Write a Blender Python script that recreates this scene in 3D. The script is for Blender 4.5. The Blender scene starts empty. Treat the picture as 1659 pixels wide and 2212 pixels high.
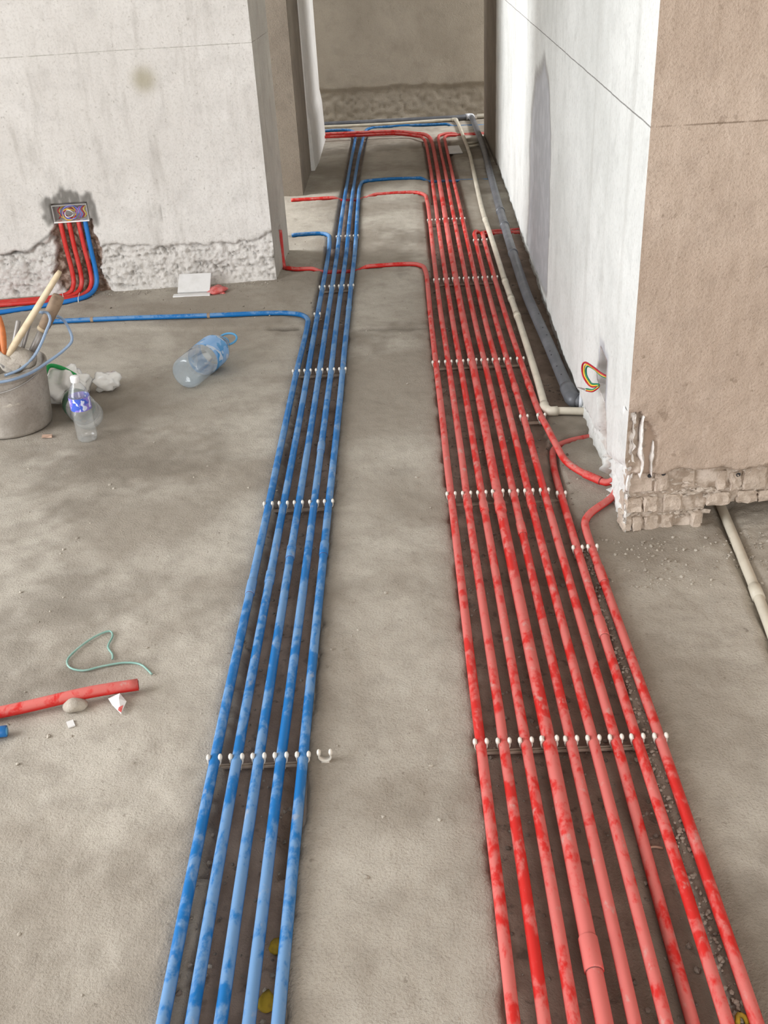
import bpy, bmesh, math, random
import numpy as np
from mathutils import Vector, Matrix

random.seed(7)
rng = np.random.default_rng(7)
SC = bpy.context.scene
COL = SC.collection

# ------------------------------------------------------------------ camera
cam_data = bpy.data.cameras.new('camera')
cam = bpy.data.objects.new('camera', cam_data)
COL.objects.link(cam)
cam_data.sensor_fit = 'AUTO'
cam_data.sensor_width = 36.0
cam_data.lens = 2200.0 * 36.0 / 2212.0          # phone lens, about 36 mm equivalent
cam_data.clip_start = 0.05
cam_data.clip_end = 60
cam.matrix_world = Matrix(((0.998701,0.039534,0.032146,0.000000),(0.007967,0.501961,-0.864854,0.000000),(-0.050327,0.863986,0.500994,1.400000),(0,0,0,1)))
SC.camera = cam

# ------------------------------------------------------------------ exposure, daylight
SC.view_settings.view_transform = 'Standard'
SC.view_settings.look = 'None'
SC.view_settings.gamma = 1.0
SC.view_settings.use_curve_mapping = False
SC.view_settings.exposure = 0.72
SC.cycles.max_bounces = 9
SC.cycles.diffuse_bounces = 5
SC.cycles.glossy_bounces = 4
SC.cycles.transmission_bounces = 8
SC.cycles.transparent_max_bounces = 12
SC.cycles.caustics_reflective = False
SC.cycles.caustics_refractive = False

world = bpy.data.worlds.new('overcast_sky')
SC.world = world
world.use_nodes = True
bg = world.node_tree.nodes['Background']
bg.inputs[0].default_value = (0.86, 0.93, 1.0, 1)
bg.inputs[1].default_value = 1.0


def window_light(name, loc, direction, sx, sy, power, color):
    """Overcast daylight coming in through a window opening."""
    l = bpy.data.lights.new(name, 'AREA')
    l.shape = 'RECTANGLE'
    l.size, l.size_y = sx, sy
    l.energy = power
    l.color = color
    o = bpy.data.objects.new(name, l)
    COL.objects.link(o)
    o.location = loc
    o.rotation_euler = Vector(direction).to_track_quat('-Z', 'Z').to_euler()
    return o


window_light('balcony_daylight', (-3.45, 0.9, 1.35), (1, 0, -0.05), 3.6, 2.2, 156, (0.96, 0.98, 1.0))
window_light('rear_daylight', (1.35, -2.05, 1.45), (-0.15, 1, -0.08), 2.2, 2.0, 46, (1.0, 0.96, 0.91))
window_light('bedroom_daylight', (-3.2, 5.80, 1.55), (1, 0, -0.25), 1.1, 1.4, 125, (0.96, 0.98, 1.0))
window_light('bathroom_daylight', (-2.5, 8.55, 1.6), (1, -0.3, -0.4), 0.5, 1.2, 44, (0.98, 0.99, 1.0))
window_light('kitchen_daylight', (2.2, 8.65, 1.6), (-1, -0.45, -0.6), 0.6, 1.2, 70, (0.98, 0.99, 1.0))

# ------------------------------------------------------------------ helpers
def tag(o, label=None, cat=None, group=None, kind=None):
    if label: o['label'] = label
    if cat: o['category'] = cat
    if group: o['group'] = group
    if kind: o['kind'] = kind
    return o


def link(name, me, mat=None, parent=None, smooth=True):
    o = bpy.data.objects.new(name, me)
    COL.objects.link(o)
    if mat is not None and not me.materials:
        for m in (mat if isinstance(mat, (list, tuple)) else [mat]):
            me.materials.append(m)
    if smooth and len(me.polygons):
        me.polygons.foreach_set('use_smooth', [True] * len(me.polygons))
    if parent is not None:
        o.parent = parent
        o.matrix_parent_inverse = parent.matrix_world.inverted() if parent.type != 'EMPTY' else Matrix.Translation(-Vector(parent.location))
    return o


def empty(name, loc, label=None, cat=None, group=None):
    o = bpy.data.objects.new(name, None)
    COL.objects.link(o)
    o.location = loc
    o.empty_display_size = 0.02
    return tag(o, label, cat, group)


class Geo:
    """Collects vertices and faces into one mesh."""
    def __init__(self):
        self.v, self.f, self.m = [], [], []

    def add(self, vs, fs, mi=0):
        b = len(self.v)
        self.v += [tuple(p) for p in vs]
        self.f += [tuple(b + i for i in f) for f in fs]
        self.m += [mi] * len(fs)

    def box(self, c, s, rot=None, mi=0, jit=0.0):
        vs = []
        for x in (-.5, .5):
            for y in (-.5, .5):
                for z in (-.5, .5):
                    p = Vector((x * s[0] + random.uniform(-jit, jit), y * s[1] + random.uniform(-jit, jit), z * s[2] + random.uniform(-jit, jit)))
                    if rot is not None: p = rot @ p
                    vs.append(p + Vector(c))
        self.add(vs, [(0, 1, 3, 2), (4, 6, 7, 5), (0, 4, 5, 1), (2, 3, 7, 6), (0, 2, 6, 4), (1, 5, 7, 3)], mi)

    def tube(self, path, r, sides=12, caps=True, mi=0, inner=None):
        P = [Vector(p) for p in path]
        n = len(P)
        rr = list(np.interp(np.linspace(0, 1, n), np.linspace(0, 1, len(r)), r)) if isinstance(r, (list, tuple)) else [r] * n
        T = []
        for i in range(n):
            a, b = P[max(i - 1, 0)], P[min(i + 1, n - 1)]
            T.append((b - a).normalized())
        up = Vector((0, 0, 1)) if abs(T[0].z) < .9 else Vector((1, 0, 0))
        N = (up - T[0] * up.dot(T[0])).normalized()
        vs = []
        for i in range(n):
            N = (N - T[i] * N.dot(T[i])).normalized()
            B = T[i].cross(N)
            for k in range(sides):
                a = 2 * math.pi * k / sides
                vs.append(P[i] + (N * math.cos(a) + B * math.sin(a)) * rr[i])
        fs = []
        for i in range(n - 1):
            for k in range(sides):
                k2 = (k + 1) % sides
                fs.append((i * sides + k, i * sides + k2, (i + 1) * sides + k2, (i + 1) * sides + k))
        if caps:
            fs.append(tuple(range(sides - 1, -1, -1)))
            fs.append(tuple((n - 1) * sides + k for k in range(sides)))
        self.add(vs, fs, mi)

    def lathe(self, prof, c=(0, 0, 0), M=None, sides=28, mi=0):
        vs, fs = [], []
        for (r, z) in prof:
            for k in range(sides):
                a = 2 * math.pi * k / sides
                p = Vector((r * math.cos(a), r * math.sin(a), z))
                if M is not None: p = M @ p
                vs.append(p + Vector(c))
        for i in range(len(prof) - 1):
            for k in range(sides):
                k2 = (k + 1) % sides
                fs.append((i * sides + k, i * sides + k2, (i + 1) * sides + k2, (i + 1) * sides + k))
        self.add(vs, fs, mi)

    def blob(self, c, s, sub=2, amp=.25, freq=3.0, seed=0, rot=None, flat=None, mi=0):
        bm = bmesh.new()
        bmesh.ops.create_icosphere(bm, subdivisions=sub, radius=1.0)
        r = np.random.default_rng(seed)
        dirs = r.normal(size=(9, 3)) * freq
        ph = r.uniform(0, 6.28, 9)
        vs = []
        for v in bm.verts:
            q = np.array(v.co)
            k = 1 + amp * float(np.sin(dirs @ q + ph).sum()) / 4.5
            p = Vector((q[0] * k * s[0], q[1] * k * s[1], q[2] * k * s[2]))
            if flat is not None: p.z = max(p.z, flat)
            if rot is not None: p = rot @ p
            vs.append(p + Vector(c))
        idx = {v: i for i, v in enumerate(bm.verts)}
        fs = [tuple(idx[v] for v in f.verts) for f in bm.faces]
        bm.free()
        self.add(vs, fs, mi)

    def mesh(self, name):
        me = bpy.data.meshes.new(name)
        me.from_pydata([tuple(p) for p in self.v], [], self.f)
        if any(self.m):
            me.polygons.foreach_set('material_index', self.m)
        me.update()
        return me

    def build(self, name, mat, parent=None, smooth=True, bevel=0.0):
        me = self.mesh(name)
        if bevel:
            bm = bmesh.new(); bm.from_mesh(me)
            bmesh.ops.bevel(bm, geom=list(bm.edges), offset=bevel, segments=2, affect='EDGES', profile=.6)
            bm.to_mesh(me); bm.free()
        o = link(name, me, mat, parent, smooth)
        return o


def catmull(pts, step=0.02):
    P = [Vector(p) for p in pts]
    P = [P[0] * 2 - P[1]] + P + [P[-1] * 2 - P[-2]]
    out = []
    for i in range(1, len(P) - 2):
        p0, p1, p2, p3 = P[i - 1:i + 3]
        d = (p2 - p1).length
        n = max(1, int(math.ceil(d / step)))
        t0 = 0.0
        t1 = t0 + max((p1 - p0).length, 1e-5) ** .5
        t2 = t1 + max(d, 1e-5) ** .5
        t3 = t2 + max((p3 - p2).length, 1e-5) ** .5
        for k in range(n):
            t = t1 + (t2 - t1) * k / n
            a1 = p0 * ((t1 - t) / (t1 - t0)) + p1 * ((t - t0) / (t1 - t0))
            a2 = p1 * ((t2 - t) / (t2 - t1)) + p2 * ((t - t1) / (t2 - t1))
            a3 = p2 * ((t3 - t) / (t3 - t2)) + p3 * ((t - t2) / (t3 - t2))
            b1 = a1 * ((t2 - t) / (t2 - t0)) + a2 * ((t - t0) / (t2 - t0))
            b2 = a2 * ((t3 - t) / (t3 - t1)) + a3 * ((t - t1) / (t3 - t1))
            out.append(b1 * ((t2 - t) / (t2 - t1)) + b2 * ((t - t1) / (t2 - t1)))
    out.append(P[-2])
    return out


def vnoise(x, y, scale, seed):
    """Smooth value noise in -1..1."""
    r = np.random.default_rng(seed)
    tab = r.uniform(-1, 1, (128, 128))
    X, Y = np.asarray(x) * scale + 500.0, np.asarray(y) * scale + 500.0
    xi, yi = np.floor(X).astype(int), np.floor(Y).astype(int)
    fx, fy = X - xi, Y - yi
    fx, fy = fx * fx * (3 - 2 * fx), fy * fy * (3 - 2 * fy)
    g = lambda a, b: tab[a % 128, b % 128]
    return (g(xi, yi) * (1 - fx) + g(xi + 1, yi) * fx) * (1 - fy) + (g(xi, yi + 1) * (1 - fx) + g(xi + 1, yi + 1) * fx) * fy


def sstep(a, b, x):
    t = np.clip((x - a) / (b - a), 0, 1)
    return t * t * (3 - 2 * t)


def lines(*spans):
    """Grid lines: (start, stop, step) spans joined end to end."""
    out = []
    for a, b, s in spans:
        n = max(1, int(round((b - a) / s)))
        out += [a + (b - a) * i / n for i in range(n)]
    out.append(spans[-1][1])
    return np.array(out)


def grid_mesh(name, xyz, attrs=None, flip=False, keep=None):
    X, Y, Z = xyz
    n, m = X.shape
    co = np.stack([X, Y, Z], -1).reshape(-1, 3)
    i = np.arange(n - 1)[:, None] * m + np.arange(m - 1)[None, :]
    q = np.stack([i, i + m, i + m + 1, i + 1], -1)
    if flip: q = q[..., ::-1]
    q = q.reshape(-1, 4)
    if keep is not None: q = q[keep.reshape(-1)]
    me = bpy.data.meshes.new(name)
    me.vertices.add(len(co)); me.vertices.foreach_set('co', co.ravel())
    me.loops.add(q.size); me.loops.foreach_set('vertex_index', q.ravel().astype(np.int32))
    me.polygons.add(len(q)); me.polygons.foreach_set('loop_start', np.arange(0, q.size, 4, dtype=np.int32))
    me.update(calc_edges=True)
    for k, a in (attrs or {}).items():
        at = me.attributes.new(k, 'FLOAT', 'POINT')
        at.data.foreach_set('value', np.broadcast_to(a, X.shape).astype(np.float32).ravel())
    return me


def in_poly(x, y, poly):
    inside = np.zeros(np.shape(x), bool)
    n = len(poly)
    for i in range(n):
        (x1, y1), (x2, y2) = poly[i], poly[(i + 1) % n]
        c = ((y1 > y) != (y2 > y)) & (x < (x2 - x1) * (y - y1) / ((y2 - y1) or 1e-9) + x1)
        inside ^= c
    return inside


def blur(a, n):
    for _ in range(n):
        b = np.pad(a, 1, mode='edge')
        a = (b[:-2, 1:-1] + b[2:, 1:-1] + b[1:-1, :-2] + b[1:-1, 2:] + 2 * b[1:-1, 1:-1]) / 6
    return a


# ------------------------------------------------------------------ materials
class NT:
    def __init__(self, name, rough=.8, spec=.3):
        self.mat = bpy.data.materials.new(name)
        self.mat.use_nodes = True
        self.t = self.mat.node_tree
        self.b = self.t.nodes['Principled BSDF']
        self.b.inputs['Roughness'].default_value = rough
        self.b.inputs['Specular IOR Level'].default_value = spec

    def n(self, kind, **kw):
        nd = self.t.nodes.new('ShaderNode' + kind)
        for k, v in kw.items():
            if k in nd.inputs: nd.inputs[k].default_value = v
            else: setattr(nd, k, v)
        return nd

    def l(self, a, b):
        self.t.links.new(a, b)

    def coords(self, scale=(1, 1, 1)):
        tc = self.n('TexCoord')
        mp = self.n('Mapping')
        mp.inputs['Scale'].default_value = scale
        self.l(tc.outputs['Object'], mp.inputs['Vector'])
        return mp.outputs['Vector']

    def noise(self, vec, scale, detail=4, rough=.55, dist=0.0):
        nd = self.n('TexNoise', Scale=scale, Detail=detail, Roughness=rough, Distortion=dist)
        self.l(vec, nd.inputs['Vector'])
        return nd.outputs['Fac']

    def ramp(self, fac, lo, hi):
        r = self.n('MapRange')
        r.interpolation_type = 'SMOOTHSTEP'
        r.inputs['From Min'].default_value = lo
        r.inputs['From Max'].default_value = hi
        self.l(fac, r.inputs['Value'])
        return r.outputs['Result']

    def mul(self, a, k):
        m = self.n('Math', operation='MULTIPLY')
        self.l(a, m.inputs[0])
        if isinstance(k, (int, float)): m.inputs[1].default_value = k
        else: self.l(k, m.inputs[1])
        return m.outputs[0]

    def add(self, a, b):
        m = self.n('Math', operation='ADD')
        self.l(a, m.inputs[0]); self.l(b, m.inputs[1])
        return m.outputs[0]

    def mix(self, fac, a, b):
        m = self.n('Mix', data_type='RGBA')
        if isinstance(fac, (int, float)): m.inputs[0].default_value = fac
        else: self.l(fac, m.inputs[0])
        for s, v in ((m.inputs[6], a), (m.inputs[7], b)):
            if isinstance(v, tuple): s.default_value = (*v, 1)
            else: self.l(v, s)
        return m.outputs[2]

    def attr(self, name):
        a = self.n('Attribute', attribute_name=name)
        return a.outputs['Fac']

    def color(self, c):
        if isinstance(c, tuple): self.b.inputs['Base Color'].default_value = (*c, 1)
        else: self.l(c, self.b.inputs['Base Color'])

    def bump(self, height, dist, strength=1.0, prev=None):
        bn = self.n('Bump')
        bn.inputs['Distance'].default_value = dist
        bn.inputs['Strength'].default_value = strength
        self.l(height, bn.inputs['Height'])
        if prev is not None: self.l(prev, bn.inputs['Normal'])
        self.l(bn.outputs['Normal'], self.b.inputs['Normal'])
        return bn.outputs['Normal']


def concrete(name, a, b, dark, rough=.92, blotch=1.3, grain=.003, grain_scale=160, streak=None, extras=None):
    """Cement or plaster: two tones in soft blotches, dark specks, grain."""
    m = NT(name, rough, .15)
    v = m.coords()
    big = m.ramp(m.noise(v, blotch, 5, .6, .4), .38, .64)
    c = m.mix(big, a, b)
    mid = m.ramp(m.noise(v, blotch * 7, 5, .6), .45, .75)
    c = m.mix(m.mul(mid, .35), c, tuple(x * .72 for x in a))
    if streak:
        vs = m.coords(streak)
        st = m.ramp(m.noise(vs, 6, 4, .6), .5, .8)
        c = m.mix(m.mul(st, .45), c, dark)
    sp = m.ramp(m.noise(v, 55, 3, .6), .64, .76)
    c = m.mix(m.mul(sp, .55), c, dark)
    fine = m.noise(v, grain_scale, 3, .65)
    c = m.mix(m.mul(m.ramp(fine, .45, .75), .30), c, dark)
    if extras: c = extras(m, v, c)
    m.color(c)
    n1 = m.bump(m.noise(v, 28, 5, .6), grain * 1.5, .7)
    m.bump(fine, grain, .9, n1)
    return m.mat


def level_line(m, v, c, col=(.10, .085, .075), z=1.0, gaps=.45):
    """Snapped chalk line one metre above the floor."""
    sep = m.n('SeparateXYZ'); m.l(v, sep.inputs[0])
    wob = m.n('Math', operation='MULTIPLY_ADD')
    m.l(m.noise(v, 2.5, 2), wob.inputs[0]); wob.inputs[1].default_value = .006; wob.inputs[2].default_value = -z - .003
    d = m.n('Math', operation='ADD'); m.l(sep.outputs[2], d.inputs[0]); m.l(wob.outputs[0], d.inputs[1])
    ab = m.n('Math', operation='ABSOLUTE'); m.l(d.outputs[0], ab.inputs[0])
    on = m.ramp(ab.outputs[0], .0024, .0010)
    on = m.mul(on, m.ramp(m.noise(v, 30, 3), gaps - .15, gaps + .15))
    return m.mix(m.mul(on, .8), c, col)


def floor_extras(m, v, c):
    # chased-out slab in the trenches: darker and browner
    dv = m.noise(v, 9, 5, .6)
    raw = m.mix(m.ramp(dv, .35, .7), (.20, .148, .118), (.29, .225, .182))
    raw = m.mix(m.mul(m.ramp(m.noise(v, 38, 3), .58, .72), .6), raw, (.10, .077, .063))
    c = m.mix(m.attr('raw'), c, raw)
    c = m.mix(m.attr('crack'), c, (.06, .05, .042))
    return m.mix(m.mul(m.attr('stain_shade'), .62), c, (.175, .148, .118))


M = {}
M['floor'] = concrete('screed_floor', (.315, .277, .230), (.475, .435, .375), (.16, .132, .104), blotch=1.7, grain=.0022, grain_scale=210, extras=floor_extras)


def wl_extras(m, v, c):
    c = m.mix(m.attr('cement'), c, (.20, .188, .172))
    c = m.mix(m.attr('brickdust'), c, m.mix(m.ramp(m.noise(v, 40, 4), .4, .65), (.16, .10, .07), (.36, .27, .22)))
    c = m.mix(m.mul(m.attr('stain_shade'), .75), c, (.36, .32, .22))
    return level_line(m, v, c, (.36, .34, .30))


M['plaster_left'] = concrete('plaster_left', (.65, .617, .58), (.73, .70, .665), (.36, .33, .295), blotch=1.6, grain=.0022, grain_scale=110, streak=(3, 3, .5), extras=wl_extras)


def wr_extras(m, v, c):
    c = m.mix(m.attr('cement'), c, m.mix(m.ramp(m.noise(v, 14, 3), .4, .7), (.40, .40, .415), (.48, .48, .495)))
    c = m.mix(m.attr('edge'), c, (.22, .20, .18))
    c = m.mix(m.attr('brickdust'), c, m.mix(m.ramp(m.noise(v, 45, 4), .4, .65), (.30, .20, .16), (.62, .55, .50)))
    return level_line(m, v, c, (.13, .12, .11), gaps=.3)


M['plaster_right'] = concrete('plaster_right', (.62, .625, .60), (.72, .725, .70), (.40, .39, .36), blotch=1.8, grain=.0014, grain_scale=90, streak=(1.6, 1.6, .12), extras=wr_extras)


def wf_extras(m, v, c):
    spots = m.add(m.ramp(m.noise(v, 26, 3, .55), .645, .74), m.ramp(m.noise(v, 7, 5, .7), .62, .74))
    spots = m.ramp(spots, .2, 1.1)
    c = m.mix(m.mul(spots, .5), c, (.22, .165, .12))
    c = m.mix(m.attr('raw'), c, m.mix(m.ramp(m.noise(v, 30, 4), .4, .65), (.36, .29, .23), (.60, .52, .45)))
    c = m.mix(m.attr('smooth'), c, (.40, .31, .245))
    return level_line(m, v, c, (.20, .15, .11), gaps=.42)


M['plaster_tan'] = concrete('plaster_tan', (.455, .365, .295), (.525, .43, .355), (.22, .165, .12), blotch=2.2, grain=.0028, grain_scale=170, extras=wf_extras)
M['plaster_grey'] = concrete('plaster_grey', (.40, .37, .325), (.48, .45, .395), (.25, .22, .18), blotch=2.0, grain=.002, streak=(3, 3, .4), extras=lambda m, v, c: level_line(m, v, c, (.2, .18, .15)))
M['plaster_shaded'] = concrete('plaster_shaded', (.22, .185, .15), (.28, .24, .195), (.12, .10, .08), blotch=2.0, grain=.002)  # shade of the inner corridor faces put into the plaster colour
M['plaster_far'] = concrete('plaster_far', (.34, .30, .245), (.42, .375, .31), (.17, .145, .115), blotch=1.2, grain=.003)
M['plaster_white'] = concrete('plaster_white', (.70, .68, .65), (.78, .76, .73), (.45, .43, .4), blotch=2.0, grain=.0015)
M['ceiling'] = concrete('ceiling_cement', (.55, .53, .50), (.62, .60, .57), (.4, .38, .35))
M['brick'] = concrete('clay_brick', (.45, .37, .30), (.56, .475, .40), (.27, .205, .16), blotch=6, grain=.003)
M['mortar'] = concrete('mortar_lump', (.44, .375, .315), (.56, .49, .42), (.28, .23, .19), blotch=9, grain=.004, grain_scale=90)
M['white_mortar'] = concrete('white_mortar', (.72, .69, .65), (.82, .79, .76), (.48, .42, .38), blotch=14, grain=.004, grain_scale=90)
M['stone'] = concrete('cement_crumb', (.36, .32, .27), (.46, .42, .36), (.25, .22, .18), blotch=20, grain=.002)
M['rubble'] = concrete('trench_grit', (.16, .13, .108), (.30, .265, .225), (.09, .07, .06), blotch=30, grain=.001)


def simple(name, col, rough=.5, spec=.4, var=.0, scale=20, dark=None, metallic=0):
    m = NT(name, rough, spec)
    m.b.inputs['Metallic'].default_value = metallic
    if var:
        v = m.coords()
        m.color(m.mix(m.mul(m.ramp(m.noise(v, scale, 4, .6), .4, .7), var), col, dark or tuple(x * .5 for x in col)))
    else:
        m.color(col)
    return m.mat


def dusty_pvc(name, clean, dusty, grit, lo=.50, hi=.59):
    """Coloured conduit with cement dust wiped off in patches."""
    m = NT(name, .5, .35)
    v = m.coords((1.0, .6, 1.0))
    f = m.add(m.add(m.mul(m.noise(v, 24, 5, .65, .4), .55), m.mul(m.noise(v, 62, 3, .6), .20)), m.mul(m.noise(v, 5.0, 3), .35))
    fac = m.ramp(f, lo, hi)
    geo = m.n('NewGeometry')
    sep = m.n('SeparateXYZ'); m.l(geo.outputs['Normal'], sep.inputs[0])
    top = m.ramp(sep.outputs[2], -.3, .5)
    c = m.mix(m.mul(m.mul(fac, top), .92), clean, dusty)
    g = m.ramp(m.noise(v, 40, 4, .6), .60, .72)
    c = m.mix(m.mul(m.mul(g, top), .55), c, grit)
    m.color(c)
    rr = m.n('MapRange'); m.l(fac, rr.inputs['Value']); rr.inputs['To Min'].default_value = .38; rr.inputs['To Max'].default_value = .8
    m.l(rr.outputs[0], m.b.inputs['Roughness'])
    return m.mat


M['red'] = dusty_pvc('red_pvc', (.54, .020, .016), (.57, .148, .130), (.46, .34, .30), .485, .575)
M['blue'] = dusty_pvc('blue_pvc', (.006, .135, .385), (.14, .265, .455), (.33, .34, .36))
M['red_clean'] = simple('red_pvc_clean', (.60, .03, .024), .4, .4, .4, 25, (.66, .14, .12))
M['blue_clean'] = simple('blue_pvc_clean', (.012, .17, .52), .4, .4, .3, 25, (.05, .22, .5))
M['bore'] = simple('pipe_bore', (.12, .02, .02), .8)
M['seam'] = simple('joint_line', (.16, .05, .05), .8)  # dark line round the coupling joints
M['clip'] = simple('clip_plastic', (.66, .63, .57), .4, .45, .35, 60, (.50, .44, .37))
M['rail'] = simple('clip_rail_plastic', (.46, .38, .31), .7, .2, .5, 50, (.26, .20, .16))
M['grey_pvc'] = simple('grey_pvc', (.10, .105, .118), .42, .45, .75, 13, (.165, .17, .185))
M['grey_light'] = simple('pale_grey_pvc', (.62, .64, .68), .4, .4)
M['mark'] = simple('black_smudge_hole', (.03, .03, .034), .7)
M['white_pvc'] = simple('off_white_pvc', (.62, .57, .47), .45, .4, .5, 12, (.40, .36, .29))
M['tie'] = simple('white_nylon', (.85, .84, .82), .4)
M['bucket'] = concrete('bucket_grime', (.30, .27, .235), (.40, .365, .325), (.17, .14, .12), blotch=9, grain=.001)
M['wood'] = simple('ash_wood', (.60, .49, .34), .6, .3, .5, 30, (.42, .32, .2))
M['old_wood'] = simple('worn_wood', (.33, .24, .165), .7, .3, .6, 30, (.16, .11, .08))
M['orange'] = simple('orange_grip', (.55, .17, .05), .5, .4, .5, 30, (.3, .09, .03))
M['steel'] = simple('dull_steel', (.42, .40, .38), .45, .5, .5, 40, (.25, .22, .2), metallic=.6)
M['rag'] = concrete('cement_rag', (.38, .34, .29), (.48, .44, .385), (.24, .2, .17), blotch=12, grain=.002)
M['paper'] = simple('white_foam', (.74, .73, .72), .8, .2, .35, 18, (.55, .53, .5))
M['paper_red'] = simple('red_wrapper', (.55, .09, .08), .5, .4, .6, 35, (.72, .40, .38))
M['yellow'] = simple('yellow_scrap', (.42, .29, .03), .7, .2, .7, 60, (.20, .13, .03))
M['wire_green'] = simple('green_wire', (.20, .36, .31), .4, .4, .5, 20, (.38, .5, .45))
M['w_red'] = simple('wire_red', (.42, .012, .03), .4)
M['w_yellow'] = simple('wire_yellow', (.75, .50, .05), .4)
M['w_green'] = simple('wire_dark_green', (.01, .19, .10), .4)
M['w_blue'] = simple('wire_blue', (.20, .24, .72), .4)
M['w_purple'] = simple('wire_purple', (.42, .16, .50), .4)
M['w_white'] = simple('wire_white', (.8, .8, .8), .4)
M['green_print'] = simple('green_print', (.01, .30, .07), .5)
M['cap_green'] = simple('dark_green_cap', (.03, .07, .04), .5)
M['cap_white'] = simple('white_cap', (.8, .8, .79), .4)
M['handle_blue'] = simple('blue_handle', (.10, .34, .60), .35)
M['rust_chip'] = simple('brick_chip', (.46, .31, .23), .9)


def clear(name, tint, haze, haze_col, rough=.06):
    """Thin clear plastic: mostly see-through wall with a sharp sheen."""
    m = bpy.data.materials.new(name)
    m.use_nodes = True
    t = m.node_tree
    t.nodes.clear()
    out = t.nodes.new('ShaderNodeOutputMaterial')
    tr = t.nodes.new('ShaderNodeBsdfTransparent'); tr.inputs[0].default_value = (*tint, 1)
    df = t.nodes.new('ShaderNodeBsdfDiffuse'); df.inputs[0].default_value = (*haze_col, 1)
    gl = t.nodes.new('ShaderNodeBsdfGlossy'); gl.inputs['Roughness'].default_value = rough
    lw = t.nodes.new('ShaderNodeLayerWeight'); lw.inputs[0].default_value = .5
    pw = t.nodes.new('ShaderNodeMath'); pw.operation = 'POWER'; pw.inputs[1].default_value = 2.6
    fr = t.nodes.new('ShaderNodeMath'); fr.operation = 'MULTIPLY_ADD'; fr.inputs[1].default_value = .7; fr.inputs[2].default_value = .05
    t.links.new(lw.outputs['Facing'], pw.inputs[0]); t.links.new(pw.outputs[0], fr.inputs[0])
    m1 = t.nodes.new('ShaderNodeMixShader'); m1.inputs[0].default_value = haze
    m2 = t.nodes.new('ShaderNodeMixShader')
    t.links.new(tr.outputs[0], m1.inputs[1]); t.links.new(df.outputs[0], m1.inputs[2])
    t.links.new(fr.outputs[0], m2.inputs[0]); t.links.new(m1.outputs[0], m2.inputs[1]); t.links.new(gl.outputs[0], m2.inputs[2])
    t.links.new(m2.outputs[0], out.inputs[0])
    return m


M['pet'] = clear('clear_bottle', (.985, .99, .99), .10, (.85, .88, .88))
M['pet_blue'] = clear('bluish_bottle', (.95, .975, .99), .20, (.68, .80, .88))
M['film'] = clear('plastic_film', (.97, .97, .95), .85, (.93, .92, .89), .2)
M['box_clear'] = clear('box_plastic', (.97, .96, .95), .35, (.75, .72, .70), .2)
M['hose'] = clear('hose_plastic', (.62, .74, .88), .5, (.36, .47, .62), .15)


def label_mat(name, a, b, c, scale):
    m = NT(name, .3, .5)
    v = m.coords()
    col = m.mix(m.ramp(m.noise(v, scale, 2), .48, .52), a, b)
    col = m.mix(m.ramp(m.noise(v, scale * 1.7, 1), .60, .63), col, c)
    m.color(col)
    return m.mat


M['label_violet'] = label_mat('violet_blue_label', (.06, .12, .55), (.26, .20, .62), (.62, .66, .85), 30)
M['label_blue'] = label_mat('sky_blue_label', (.06, .28, .58), (.22, .42, .72), (.50, .58, .70), 16)

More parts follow.
